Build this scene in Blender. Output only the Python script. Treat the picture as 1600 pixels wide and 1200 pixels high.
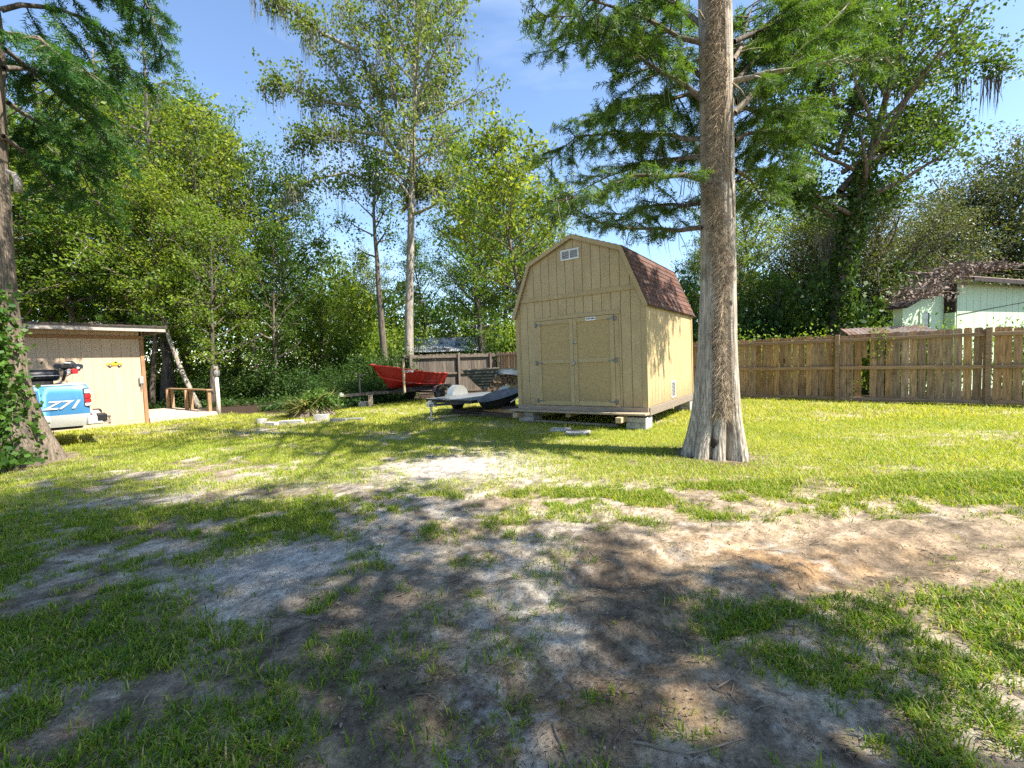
import bpy, math, random
import numpy as np
from mathutils import Matrix, Vector

for o in list(bpy.data.objects):
    bpy.data.objects.remove(o)
scene = bpy.context.scene
COL = scene.collection
PI = math.pi
rad = math.radians

# ---------------------------------------------------------------- camera
EYE = 1.45
PITCH, ROLL, FPX = 0.054, 0.0325, 690.0
cam = bpy.data.objects.new('camera', bpy.data.cameras.new('camera'))
COL.objects.link(cam)
cam.data.sensor_width = 36.0
cam.data.lens = 36.0 * FPX / 1600.0
cam.data.clip_start = 0.05
cam.data.clip_end = 2000.0
_f = Vector((0, math.cos(PITCH), -math.sin(PITCH)))
_r0 = Vector((1, 0, 0)); _u0 = Vector((0, math.sin(PITCH), math.cos(PITCH)))
_r = _r0 * math.cos(ROLL) - _u0 * math.sin(ROLL)
_u = _r0 * math.sin(ROLL) + _u0 * math.cos(ROLL)
M = Matrix.Identity(4)
for i in range(3):
    M[i][0] = _r[i]; M[i][1] = _u[i]; M[i][2] = -_f[i]
M[2][3] = EYE
cam.matrix_world = M
scene.camera = cam

# ---------------------------------------------------------------- light
SUN_EL = 52.0
SUN_H = Vector((0.929, -0.371, 0)).normalized()
world = bpy.data.worlds.new('World'); scene.world = world
world.use_nodes = True
wn, wl = world.node_tree.nodes, world.node_tree.links
wn.clear()
sky = wn.new('ShaderNodeTexSky'); sky.sky_type = 'NISHITA'; sky.sun_disc = False
sky.sun_elevation = rad(SUN_EL)
sky.sun_rotation = math.atan2(SUN_H.x, SUN_H.y)
sky.air_density = 1.0; sky.dust_density = 0.25; sky.ozone_density = 2.8
tc = wn.new('ShaderNodeTexCoord')
mp = wn.new('ShaderNodeMapping'); mp.inputs['Scale'].default_value = (1.2, 1.2, 5.0)
mp.inputs['Rotation'].default_value = (0.25, 0.2, 0.5)
nz = wn.new('ShaderNodeTexNoise'); nz.inputs['Scale'].default_value = 1.6; nz.inputs['Detail'].default_value = 7
nz.inputs['Roughness'].default_value = 0.55
rp = wn.new('ShaderNodeValToRGB')
rp.color_ramp.elements[0].position = 0.52; rp.color_ramp.elements[0].color = (0, 0, 0, 1)
rp.color_ramp.elements[1].position = 0.78; rp.color_ramp.elements[1].color = (0.16, 0.16, 0.16, 1)
mx = wn.new('ShaderNodeMixRGB'); mx.inputs[2].default_value = (8.0, 8.6, 9.4, 1)
bg = wn.new('ShaderNodeBackground'); bg.inputs['Strength'].default_value = 0.112
wo = wn.new('ShaderNodeOutputWorld')
wl.new(tc.outputs['Generated'], mp.inputs['Vector']); wl.new(mp.outputs['Vector'], nz.inputs['Vector'])
wl.new(nz.outputs['Fac'], rp.inputs['Fac']); wl.new(rp.outputs['Color'], mx.inputs[0])
wl.new(sky.outputs['Color'], mx.inputs[1]); wl.new(mx.outputs['Color'], bg.inputs['Color'])
wl.new(bg.outputs['Background'], wo.inputs['Surface'])

sun = bpy.data.objects.new('sun', bpy.data.lights.new('sun', 'SUN'))
COL.objects.link(sun)
sun.data.energy = 5.0; sun.data.angle = rad(0.53); sun.data.color = (1.0, 0.94, 0.84)
ts = SUN_H * math.cos(rad(SUN_EL)) + Vector((0, 0, math.sin(rad(SUN_EL))))
sun.rotation_euler = ts.to_track_quat('Z', 'Y').to_euler()
sun.location = (20, -8, 30)

scene.view_settings.view_transform = 'Standard'
try: scene.view_settings.look = 'None'
except Exception: pass
scene.view_settings.exposure = 1.48
scene.view_settings.gamma = 1.0
scene.view_settings.use_curve_mapping = False
scene.render.engine = 'CYCLES'
scene.cycles.max_bounces = 7
scene.cycles.transparent_max_bounces = 6
scene.cycles.diffuse_bounces = 4
scene.cycles.use_denoising = False

# ---------------------------------------------------------------- helpers
def ray(px, py):
    X, Y = px - 800.0, 600.0 - py
    d = _r * (X / FPX) + _u * (Y / FPX) + _f
    return d
def spot(px, py, z=0.0):
    """point of the level z that lies at the given place of the photograph"""
    d = ray(px, py); t = (z - EYE) / d.z
    return Vector((d.x * t, d.y * t, z))
def at(px, py, Y):
    d = ray(px, py); t = Y / d.y
    return Vector((d.x * t, Y, EYE + d.z * t))

def link(o, parent=None):
    COL.objects.link(o)
    if parent is not None:
        o.parent = parent
    return o
def tag(o, label=None, cat=None, group=None, kind=None):
    if label: o['label'] = label
    if cat: o['category'] = cat
    if group: o['group'] = group
    if kind: o['kind'] = kind
    return o
def empty(name, loc=(0, 0, 0), rz=0.0, label=None, cat=None, group=None):
    o = bpy.data.objects.new(name, None)
    o.location = loc; o.rotation_euler = (0, 0, rz)
    o.empty_display_size = 0.2
    COL.objects.link(o)
    return tag(o, label, cat, group)
def copy_tree(o, parent=None):
    c = o.copy(); COL.objects.link(c)
    if parent is not None: c.parent = parent
    for ch in list(o.children): copy_tree(ch, c)
    return c

def fast_mesh(name, V, F, mat=None, attrs=None, smooth=False):
    """V (n,3), F (m,k) arrays with one k"""
    V = np.asarray(V, np.float32); F = np.asarray(F, np.int32)
    me = bpy.data.meshes.new(name)
    n, (m, k) = len(V), F.shape
    me.vertices.add(n); me.vertices.foreach_set('co', V.ravel())
    me.loops.add(m * k); me.loops.foreach_set('vertex_index', F.ravel())
    me.polygons.add(m); me.polygons.foreach_set('loop_start', np.arange(0, m * k, k, dtype=np.int32))
    if smooth:
        me.polygons.foreach_set('use_smooth', np.ones(m, dtype=bool))
    for nm, (tp, arr) in (attrs or {}).items():
        a = me.attributes.new(nm, tp, 'POINT')
        a.data.foreach_set('color' if tp == 'FLOAT_COLOR' else 'value', np.asarray(arr, np.float32).ravel())
    me.update(calc_edges=True)
    if mat: me.materials.append(mat)
    return me
def mesh_obj(name, me, parent=None, kind=None):
    o = bpy.data.objects.new(name, me); link(o, parent)
    if kind: o['kind'] = kind
    return o

class MB:
    def __init__(s): s.v = []; s.f = []
    def add(s, v, f):
        n = len(s.v); s.v += [tuple(p) for p in v]; s.f += [tuple(i + n for i in q) for q in f]; return s
    def box(s, x0, x1, y0, y1, z0, z1):
        v = [(x, y, z) for z in (z0, z1) for y in (y0, y1) for x in (x0, x1)]
        return s.add(v, [(0, 2, 3, 1), (4, 5, 7, 6), (0, 1, 5, 4), (1, 3, 7, 5), (3, 2, 6, 7), (2, 0, 4, 6)])
    def cbox(s, x0, x1, y0, y1, z0, z1, c=0.006):
        """box with chamfered edges"""
        X, Y, Z = (x0, x1), (y0, y1), (z0, z1); v = []
        for i in (0, 1):
            for j in (0, 1):
                for k in (0, 1):
                    sx, sy, sz = (1, -1)[i], (1, -1)[j], (1, -1)[k]
                    v += [(X[i], Y[j] + sy * c, Z[k] + sz * c), (X[i] + sx * c, Y[j], Z[k] + sz * c), (X[i] + sx * c, Y[j] + sy * c, Z[k])]
        I = lambda i, j, k, a: (i * 4 + j * 2 + k) * 3 + a
        f = []
        for i in (0, 1): f.append((I(i,0,0,0), I(i,1,0,0), I(i,1,1,0), I(i,0,1,0)))
        for j in (0, 1): f.append((I(0,j,0,1), I(1,j,0,1), I(1,j,1,1), I(0,j,1,1)))
        for k in (0, 1): f.append((I(0,0,k,2), I(1,0,k,2), I(1,1,k,2), I(0,1,k,2)))
        for i in (0, 1):
            for j in (0, 1): f.append((I(i,j,0,0), I(i,j,1,0), I(i,j,1,1), I(i,j,0,1)))
        for i in (0, 1):
            for k in (0, 1): f.append((I(i,0,k,0), I(i,1,k,0), I(i,1,k,2), I(i,0,k,2)))
        for j in (0, 1):
            for k in (0, 1): f.append((I(0,j,k,1), I(1,j,k,1), I(1,j,k,2), I(0,j,k,2)))
        for i in (0, 1):
            for j in (0, 1):
                for k in (0, 1): f.append((I(i,j,k,0), I(i,j,k,1), I(i,j,k,2)))
        return s.add(v, f)
    def prism(s, poly, axis, a, b):
        """polygon in the two other axes, extruded along axis from a to b"""
        n = len(poly); v = []
        for w in (a, b):
            for p, q in poly:
                v.append({'x': (w, p, q), 'y': (p, w, q), 'z': (p, q, w)}[axis])
        f = [tuple(range(n)), tuple(range(2 * n - 1, n - 1, -1))]
        f += [(i, i + n, (i + 1) % n + n, (i + 1) % n) for i in range(n)]
        return s.add(v, f)
    def bar(s, p, q, w, h=None, up=(0, 0, 1)):
        p, q = Vector(p), Vector(q); h = h or w
        d = (q - p).normalized(); a = d.cross(Vector(up))
        if a.length < 1e-4: a = d.cross(Vector((1, 0, 0)))
        a.normalize(); b = a.cross(d)
        v = []
        for c in (p, q):
            for sx, sy in ((-1, -1), (1, -1), (1, 1), (-1, 1)):
                v.append(c + a * (sx * w / 2) + b * (sy * h / 2))
        return s.add(v, [(0, 1, 2, 3), (7, 6, 5, 4), (0, 4, 5, 1), (1, 5, 6, 2), (2, 6, 7, 3), (3, 7, 4, 0)])
    def tube(s, pts, rr, n=8, cap=True):
        pts = [Vector(p) for p in pts]
        if not hasattr(rr, '__len__'): rr = [rr] * len(pts)
        v = []; f = []; ref = None
        for i, p in enumerate(pts):
            d = (pts[min(i + 1, len(pts) - 1)] - pts[max(i - 1, 0)]).normalized()
            if ref is None or abs(ref.dot(d)) > 0.95:
                ref = Vector((0, 0, 1)) if abs(d.z) < 0.9 else Vector((1, 0, 0))
            a = (ref - d * ref.dot(d)).normalized(); b = d.cross(a); ref = a
            for k in range(n):
                t = 2 * PI * k / n
                v.append(p + (a * math.cos(t) + b * math.sin(t)) * rr[i])
        for i in range(len(pts) - 1):
            for k in range(n):
                f.append((i * n + k, i * n + (k + 1) % n, (i + 1) * n + (k + 1) % n, (i + 1) * n + k))
        if cap:
            f.append(tuple(reversed(range(n)))); m = (len(pts) - 1) * n; f.append(tuple(range(m, m + n)))
        return s.add(v, f)
    def lathe(s, prof, n=16, c=(0, 0, 0)):
        v = []; f = []
        for r, z in prof:
            for k in range(n):
                t = 2 * PI * k / n; v.append((c[0] + r * math.cos(t), c[1] + r * math.sin(t), c[2] + z))
        for i in range(len(prof) - 1):
            for k in range(n): f.append((i * n + k, i * n + (k + 1) % n, (i + 1) * n + (k + 1) % n, (i + 1) * n + k))
        f.append(tuple(reversed(range(n)))); m = (len(prof) - 1) * n; f.append(tuple(range(m, m + n)))
        return s.add(v, f)
    def grid(s, P):
        """P[i][j] points"""
        a, b = len(P), len(P[0])
        return s.add([p for r in P for p in r], [(i * b + j, i * b + j + 1, (i + 1) * b + j + 1, (i + 1) * b + j) for i in range(a - 1) for j in range(b - 1)])
    def mesh(s, name, mat, smooth=False):
        me = bpy.data.meshes.new(name); me.from_pydata([tuple(p) for p in s.v], [], s.f)
        import bmesh
        bm = bmesh.new(); bm.from_mesh(me); bmesh.ops.recalc_face_normals(bm, faces=bm.faces); bm.to_mesh(me); bm.free()
        if smooth: me.polygons.foreach_set('use_smooth', [True] * len(me.polygons))
        me.materials.append(mat); me.update(); return me
    def build(s, name, mat, parent=None, smooth=False, kind=None):
        o = mesh_obj(name, s.mesh(name, mat, smooth), parent, kind)
        return o

# value noise for scattering and terrain
def vnoise(x, y, seed=0):
    xi = np.floor(x).astype(np.int64); yi = np.floor(y).astype(np.int64)
    xf = x - xi; yf = y - yi
    def h(a, b):
        n = (a * 374761393 + b * 668265263 + seed * 1442695041) & 0x7fffffff
        n = ((n ^ (n >> 13)) * 1274126177) & 0x7fffffff
        return ((n ^ (n >> 16)) & 0xffff) / 65535.0
    u = xf * xf * (3 - 2 * xf); v = yf * yf * (3 - 2 * yf)
    a = h(xi, yi) * (1 - u) + h(xi + 1, yi) * u
    b = h(xi, yi + 1) * (1 - u) + h(xi + 1, yi + 1) * u
    return a * (1 - v) + b * v
def fbm(x, y, seed=0, o=4, g=0.5):
    t = 0; a = 1; s = 0
    for i in range(o):
        t = t + a * vnoise(x * 2 ** i + 17.3 * i, y * 2 ** i - 9.1 * i, seed + i); s += a; a *= g
    return t / s
def sstep(a, b, x):
    t = np.clip((x - a) / (b - a), 0, 1); return t * t * (3 - 2 * t)

# ---------------------------------------------------------------- materials
def nt(name):
    m = bpy.data.materials.new(name); m.use_nodes = True
    t = m.node_tree; t.nodes.clear()
    out = t.nodes.new('ShaderNodeOutputMaterial')
    return m, t, t.nodes, t.links, out
def bsdf_mat(name, col, rough=0.6, metal=0.0, coat=0.0, var=0.12, scale=6.0, stretch=(1, 1, 1), bump=0.0, bscale=None,
             objvar=0.0, col2=None, spots=None, spec=0.4, splash=None):
    """principled material with noise variation, per-object tint and optional dirt spots"""
    m, t, N, L, out = nt(name)
    p = N.new('ShaderNodeBsdfPrincipled'); L.new(p.outputs[0], out.inputs[0])
    p.inputs['Roughness'].default_value = rough; p.inputs['Metallic'].default_value = metal
    p.inputs['Coat Weight'].default_value = coat; p.inputs['Specular IOR Level'].default_value = spec
    tcn = N.new('ShaderNodeTexCoord'); oi = N.new('ShaderNodeObjectInfo')
    mul = N.new('ShaderNodeVectorMath'); mul.operation = 'SCALE'; mul.inputs[0].default_value = (37.1, 53.7, 71.3)
    L.new(oi.outputs['Random'], mul.inputs['Scale'])
    addv = N.new('ShaderNodeVectorMath'); L.new(tcn.outputs['Object'], addv.inputs[0]); L.new(mul.outputs[0], addv.inputs[1])
    mpn = N.new('ShaderNodeMapping'); mpn.inputs['Scale'].default_value = stretch
    L.new(addv.outputs[0], mpn.inputs['Vector'])
    n1 = N.new('ShaderNodeTexNoise'); n1.inputs['Scale'].default_value = scale; n1.inputs['Detail'].default_value = 6; n1.inputs['Roughness'].default_value = 0.62
    L.new(mpn.outputs[0], n1.inputs['Vector'])
    mix = N.new('ShaderNodeMixRGB')
    c2 = col2 or tuple(c * (1 - 2.2 * var) for c in col); c1 = tuple(min(1, c * (1 + var)) for c in col)
    mix.inputs[1].default_value = (*c2, 1); mix.inputs[2].default_value = (*c1, 1)
    r = N.new('ShaderNodeMapRange'); r.inputs['From Min'].default_value = 0.3; r.inputs['From Max'].default_value = 0.7
    L.new(n1.outputs['Fac'], r.inputs['Value']); L.new(r.outputs[0], mix.inputs[0])
    last = mix.outputs[0]
    if spots:
        sc, col3, lo, hi = spots
        n2 = N.new('ShaderNodeTexNoise'); n2.inputs['Scale'].default_value = sc; n2.inputs['Detail'].default_value = 4
        L.new(addv.outputs[0], n2.inputs['Vector'])
        r2 = N.new('ShaderNodeMapRange'); r2.inputs['From Min'].default_value = lo; r2.inputs['From Max'].default_value = hi
        L.new(n2.outputs['Fac'], r2.inputs['Value'])
        m2 = N.new('ShaderNodeMixRGB'); m2.inputs[2].default_value = (*col3, 1)
        L.new(r2.outputs[0], m2.inputs[0]); L.new(last, m2.inputs[1]); last = m2.outputs[0]
    if objvar:
        hs = N.new('ShaderNodeHueSaturation')
        r3 = N.new('ShaderNodeMapRange'); r3.inputs['To Min'].default_value = 1 - objvar; r3.inputs['To Max'].default_value = 1 + objvar
        L.new(oi.outputs['Random'], r3.inputs['Value']); L.new(r3.outputs[0], hs.inputs['Value']); L.new(last, hs.inputs['Color']); last = hs.outputs[0]
        fm7 = N.new('ShaderNodeMath'); fm7.operation = 'MULTIPLY'; fm7.inputs[1].default_value = 7.31; L.new(oi.outputs['Random'], fm7.inputs[0])
        fr7 = N.new('ShaderNodeMath'); fr7.operation = 'FRACT'; L.new(fm7.outputs[0], fr7.inputs[0])
        r5 = N.new('ShaderNodeMapRange'); r5.inputs['To Min'].default_value = 1 - objvar * .75; r5.inputs['To Max'].default_value = 1 + objvar * .4
        L.new(fr7.outputs[0], r5.inputs['Value']); L.new(r5.outputs[0], hs.inputs['Saturation'])
    if splash:
        sx = N.new('ShaderNodeSeparateXYZ'); L.new(tcn.outputs['Object'], sx.inputs[0])
        n5 = N.new('ShaderNodeTexNoise'); n5.inputs['Scale'].default_value = 11; n5.inputs['Detail'].default_value = 6; n5.inputs['Roughness'].default_value = .7; L.new(tcn.outputs['Object'], n5.inputs['Vector'])
        ad = N.new('ShaderNodeMath'); ad.operation = 'MULTIPLY_ADD'; ad.inputs[1].default_value = -.75; L.new(n5.outputs['Fac'], ad.inputs[0]); L.new(sx.outputs['Z'], ad.inputs[2])
        r6 = N.new('ShaderNodeMapRange'); r6.inputs['From Min'].default_value = -.42; r6.inputs['From Max'].default_value = .02; r6.inputs['To Min'].default_value = .6; r6.inputs['To Max'].default_value = 0
        L.new(ad.outputs[0], r6.inputs['Value'])
        m6 = N.new('ShaderNodeMixRGB'); m6.inputs[2].default_value = (*splash, 1); L.new(r6.outputs[0], m6.inputs[0]); L.new(last, m6.inputs[1]); last = m6.outputs[0]
    L.new(last, p.inputs['Base Color'])
    if bump:
        b = N.new('ShaderNodeBump'); b.inputs['Strength'].default_value = bump; b.inputs['Distance'].default_value = 0.02
        if bscale:
            n3 = N.new('ShaderNodeTexNoise'); n3.inputs['Scale'].default_value = bscale; n3.inputs['Detail'].default_value = 5
            L.new(mpn.outputs[0], n3.inputs['Vector']); L.new(n3.outputs['Fac'], b.inputs['Height'])
        else:
            L.new(n1.outputs['Fac'], b.inputs['Height'])
        L.new(b.outputs[0], p.inputs['Normal'])
    return m
def leaf_mat(name, dark, light, trans=0.42, objvar=0.2, huevar=0.02, gloss=0.25, tcol=1.25):
    m, t, N, L, out = nt(name)
    at_ = N.new('ShaderNodeAttribute'); at_.attribute_name = 'tone'
    mix = N.new('ShaderNodeMixRGB'); mix.inputs[1].default_value = (*dark, 1); mix.inputs[2].default_value = (*light, 1)
    L.new(at_.outputs['Fac'], mix.inputs[0])
    oi = N.new('ShaderNodeObjectInfo'); hs = N.new('ShaderNodeHueSaturation')
    r3 = N.new('ShaderNodeMapRange'); r3.inputs['To Min'].default_value = 1 - objvar; r3.inputs['To Max'].default_value = 1 + objvar
    r4 = N.new('ShaderNodeMapRange'); r4.inputs['To Min'].default_value = 0.5 + huevar; r4.inputs['To Max'].default_value = 0.5 - huevar
    L.new(oi.outputs['Random'], r3.inputs['Value']); L.new(oi.outputs['Random'], r4.inputs['Value'])
    L.new(r3.outputs[0], hs.inputs['Value']); L.new(r4.outputs[0], hs.inputs['Hue']); L.new(mix.outputs[0], hs.inputs['Color'])
    d = N.new('ShaderNodeBsdfPrincipled'); d.inputs['Roughness'].default_value = 0.5; d.inputs['Specular IOR Level'].default_value = gloss
    L.new(hs.outputs[0], d.inputs['Base Color'])
    tr = N.new('ShaderNodeBsdfTranslucent')
    tm = N.new('ShaderNodeMixRGB'); tm.blend_type = 'MULTIPLY'; tm.inputs[0].default_value = 1
    tm.inputs[2].default_value = (1.25 * tcol, 1.15 * tcol, 0.55 * tcol, 1); L.new(hs.outputs[0], tm.inputs[1]); L.new(tm.outputs[0], tr.inputs['Color'])
    ms = N.new('ShaderNodeMixShader'); ms.inputs[0].default_value = trans
    L.new(d.outputs[0], ms.inputs[1]); L.new(tr.outputs[0], ms.inputs[2]); L.new(ms.outputs[0], out.inputs[0])
    return m

MAT = {}
MAT['siding'] = bsdf_mat('tan_siding', splash=(.22, .155, .085), col=(0.48, 0.36, 0.185), rough=0.62, var=0.06, spots=(1.7, (0.40, 0.295, 0.15), .5, .75), scale=3.0, stretch=(3, 3, 1), bump=0.12, bscale=60, objvar=0.03)
MAT['trim'] = bsdf_mat('tan_trim', (0.44, 0.33, 0.165), 0.6, var=0.06, scale=5, stretch=(2, 2, 1), bump=0.1, bscale=50, objvar=0.04)
MAT['door'] = bsdf_mat('tan_door_panel', splash=(.22, .155, .085), col=(0.43, 0.31, 0.135), rough=0.6, var=0.07, scale=9, stretch=(1, 1, 3), bump=0.12, bscale=70)
MAT['hinge'] = bsdf_mat('dull_hinge_steel', (0.22, 0.22, 0.20), 0.55, metal=0.5, var=0.15, scale=14)
MAT['gap'] = bsdf_mat('dark_backing', (0.05, 0.04, 0.03), 0.9)
MAT['shingle'] = bsdf_mat('brown_shingle', (0.125, 0.064, 0.046), 0.9, var=0.2, scale=30, bump=0.4, bscale=160, objvar=0.3, spec=0.2)
MAT['greywood'] = bsdf_mat('weathered_wood', (0.30, 0.24, 0.18), 0.85, var=0.2, scale=4, stretch=(1, 9, 9), bump=0.3, bscale=9, objvar=0.2)
MAT['paletimber'] = bsdf_mat('pale_treated_timber', (0.44, 0.33, 0.20), 0.8, var=0.14, scale=5, stretch=(1, 8, 8), bump=0.25, objvar=0.15)
MAT['darkwood'] = bsdf_mat('plain_dark_wood', (0.10, 0.075, 0.055), 0.85, var=0.25, scale=5, stretch=(1, 8, 8), bump=0.25, objvar=0.2)  # even dark brown for boards under the trailer and stacked lumber
MAT['concrete'] = bsdf_mat('concrete', (0.42, 0.40, 0.37), 0.9, var=0.14, scale=9, bump=0.3, bscale=60, objvar=0.12, spots=(7, (0.2, 0.19, 0.15), 0.55, 0.75))
MAT['steel'] = bsdf_mat('galvanised_steel', (0.55, 0.55, 0.53), 0.38, metal=0.85, var=0.1, scale=12, bump=0.06)
MAT['darksteel'] = bsdf_mat('dark_steel', (0.035, 0.035, 0.037), 0.5, metal=0.2, var=0.2, scale=10, spots=(8, (0.10, 0.05, 0.025), 0.55, 0.8))
MAT['white'] = bsdf_mat('white_paint', (0.78, 0.77, 0.73), 0.5, var=0.04, scale=6, spots=(5, (0.5, 0.48, 0.42), 0.6, 0.85))
MAT['black'] = bsdf_mat('black_plastic', (0.02, 0.02, 0.021), 0.42, var=0.2, scale=8)
MAT['rubber'] = bsdf_mat('black_rubber', (0.022, 0.022, 0.022), 0.8, var=0.2, scale=14)
MAT['ventgrey'] = bsdf_mat('grey_vent', (0.36, 0.36, 0.35), 0.5, metal=0.3, var=0.06)
MAT['louvre'] = bsdf_mat('shaded_louvre', (0.42, 0.42, 0.42), 0.6, var=0.05)
MAT['picket'] = bsdf_mat('fence_picket', (0.37, 0.24, 0.135), 0.82, var=0.26, scale=3.2, stretch=(9, 9, 0.9), bump=0.3, bscale=8, objvar=0.32,
                         spots=(3.2, (0.12, 0.06, 0.03), 0.66, 0.72), spec=0.2)
MAT['rail'] = bsdf_mat('fence_rail', (0.33, 0.22, 0.135), 0.82, var=0.2, scale=4, stretch=(0.7, 8, 8), bump=0.25, objvar=0.16, spec=0.2)
MAT['oldshadepicket'] = bsdf_mat('old_shaded_picket', (0.145, 0.118, 0.092), 0.85, var=0.24, scale=3, stretch=(9, 9, 0.8), bump=0.3, bscale=8, objvar=0.25, spec=0.2)  # old wood, darkened to stand in for shade over the rear fence
MAT['wall2'] = bsdf_mat('peach_siding', (0.53, 0.385, 0.265), 0.62, var=0.05, scale=2.5, stretch=(2, 2, 0.7), bump=0.1, bscale=50, objvar=0.03,
                        spots=(1.3, (0.50, 0.35, 0.235), 0.55, 0.8))
MAT['browntrim'] = bsdf_mat('brown_trim', (0.33, 0.175, 0.085), 0.7, var=0.14, scale=4, stretch=(4, 4, 1), bump=0.1, objvar=0.05)
MAT['fascia'] = bsdf_mat('pale_fascia', (0.42, 0.36, 0.31), 0.7, var=0.15, scale=5, bump=0.08)
MAT['darkroof'] = bsdf_mat('dark_roofing', (0.07, 0.055, 0.045), 0.9, var=0.3, scale=14, bump=0.3, objvar=0.2)
MAT['greenwall'] = bsdf_mat('pale_green_wall', (0.52, 0.64, 0.42), 0.7, var=0.035, scale=2, stretch=(6, 6, 0.6), bump=0.08, bscale=20)
MAT['houseroof'] = bsdf_mat('brown_roof', (0.23, 0.155, 0.12), 0.9, var=0.25, scale=14, bump=0.3, objvar=0.15)
MAT['darkbrown'] = bsdf_mat('dark_brown_paint', (0.035, 0.022, 0.016), 0.7, var=0.2)
MAT['glass'] = bsdf_mat('window_glass', (0.035, 0.075, 0.08), 0.06, var=0.1, spec=0.8)
MAT['tin'] = bsdf_mat('tin_roof', (0.52, 0.53, 0.54), 0.45, metal=0.55, var=0.12, scale=2.5, spots=(1.6, (0.10, 0.09, 0.08), 0.5, 0.62), bump=0.08)
MAT['rust'] = bsdf_mat('rusty_tin', (0.36, 0.29, 0.245), 0.75, metal=0.2, var=0.25, scale=4, spots=(3, (0.22, 0.09, 0.05), 0.5, 0.65))
MAT['blue'] = bsdf_mat('blue_car_paint', (0.06, 0.23, 0.46), 0.33, coat=0.6, metal=0.15, var=0.03, scale=2)
MAT['silver'] = bsdf_mat('silver_car_paint', (0.62, 0.62, 0.60), 0.32, coat=0.5, metal=0.35, var=0.04, scale=3)
MAT['decal'] = bsdf_mat('silver_decal', (0.50, 0.50, 0.52), 0.4, var=0.1, scale=12)
MAT['redlens'] = bsdf_mat('red_lens', (0.55, 0.015, 0.02), 0.18, coat=0.5, var=0.1)
MAT['whitelens'] = bsdf_mat('clear_lens', (0.80, 0.74, 0.76), 0.15, coat=0.5, var=0.05)
MAT['carglass'] = bsdf_mat('car_glass', (0.015, 0.02, 0.022), 0.05, var=0.05, spec=0.8)
MAT['boat'] = bsdf_mat('red_boat_paint', (0.29, 0.008, 0.010), 0.45, coat=0.0, var=0.08, scale=3)  # red deepened to hold the shade that falls on the hull
MAT['bootstripe'] = bsdf_mat('red_rail', (0.62, 0.07, 0.05), 0.35, var=0.08)
MAT['yellow'] = bsdf_mat('yellow_paint', (0.75, 0.42, 0.02), 0.45, var=0.06)
MAT['navy'] = bsdf_mat('navy_paint', (0.015, 0.028, 0.05), 0.35, var=0.1)
MAT['red'] = bsdf_mat('red_paint', (0.60, 0.02, 0.03), 0.4, var=0.08)
MAT['platebed'] = bsdf_mat('grey_trailer_plate', (0.17, 0.185, 0.20), 0.5, metal=0.25, var=0.18, scale=6, stretch=(1, 6, 1), objvar=0.15)
MAT['aluminium'] = bsdf_mat('brushed_aluminium', (0.70, 0.70, 0.66), 0.34, metal=0.8, var=0.06, scale=9)
MAT['greyplastic'] = bsdf_mat('grey_tub_inside', (0.15, 0.15, 0.155), 0.55, var=0.16, scale=8)
MAT['olive'] = bsdf_mat('dull_green_boat', (0.05, 0.055, 0.045), 0.55, metal=0.2, var=0.2, scale=5)
MAT['bluetarp'] = bsdf_mat('dark_tarp', (0.035, 0.05, 0.065), 0.6, var=0.25, scale=5, bump=0.3)
MAT['logbark'] = bsdf_mat('log_bark', (0.07, 0.05, 0.038), 0.9, var=0.3, scale=12, bump=0.4)  # bark and end colours lowered in place of shade on the stack
MAT['logend'] = bsdf_mat('log_end', (0.13, 0.09, 0.06), 0.85, var=0.3, scale=16, objvar=0.35)
MAT['owl'] = bsdf_mat('owl_grey', (0.25, 0.24, 0.22), 0.7, var=0.35, scale=22, bump=0.2)
MAT['whitepost'] = bsdf_mat('whitewashed_post', (0.62, 0.57, 0.48), 0.75, var=0.12, scale=4, stretch=(5, 5, 1), bump=0.15)
MAT['deck'] = bsdf_mat('deck_board', (0.46, 0.37, 0.30), 0.82, var=0.14, scale=4, stretch=(8, 1, 8), bump=0.2, objvar=0.15)
MAT['railwood'] = bsdf_mat('deck_rail_wood', (0.36, 0.23, 0.12), 0.8, var=0.16, scale=5, stretch=(3, 3, 1), bump=0.2, objvar=0.12)
MAT['printblack'] = bsdf_mat('black_print', (0.02, 0.02, 0.02), 0.6, var=0.1)
# bark
MAT['cypressbark'] = bsdf_mat('cypress_bark', (0.47, 0.405, 0.33), 0.9, var=0.33, scale=2.6, stretch=(20, 20, 1.1), bump=1.0, bscale=2.4,
                              spots=(2.3, (0.13, 0.095, 0.07), 0.60, 0.78), spec=0.15)
MAT['darkcypressbark'] = bsdf_mat('shaded_cypress_bark', (0.22, 0.175, 0.13), 0.92, var=0.33, scale=2.6, stretch=(18, 18, 1.1), bump=0.9, bscale=3.2,
                              spots=(2.0, (0.09, 0.07, 0.05), 0.55, 0.75), spec=0.15)  # cypress bark made darker for the shade low on the ivy trunk
MAT['bark'] = bsdf_mat('hardwood_bark', (0.165, 0.135, 0.105), 0.92, var=0.35, scale=3, stretch=(5, 5, 1), bump=0.7, objvar=0.35, spec=0.15)
MAT['palebark'] = bsdf_mat('pale_bark', (0.33, 0.285, 0.225), 0.9, var=0.3, scale=3, stretch=(4, 4, 1), bump=0.7, objvar=0.2, spec=0.15)
MAT['fibre'] = bsdf_mat('dead_vine_fibre', (0.36, 0.28, 0.19), 0.9, var=0.3, scale=14, spec=0.1)
MAT['moss'] = bsdf_mat('spanish_moss', (0.185, 0.18, 0.135), 0.95, var=0.25, scale=5, spec=0.05)
MAT['deadleaf'] = bsdf_mat('dead_leaves', (0.26, 0.20, 0.16), 0.85, var=0.4, scale=6, spec=0.2)
MAT['needle'] = bsdf_mat('brown_needles', (0.13, 0.088, 0.058), 0.9, var=0.5, scale=3, spec=0.1)
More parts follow.
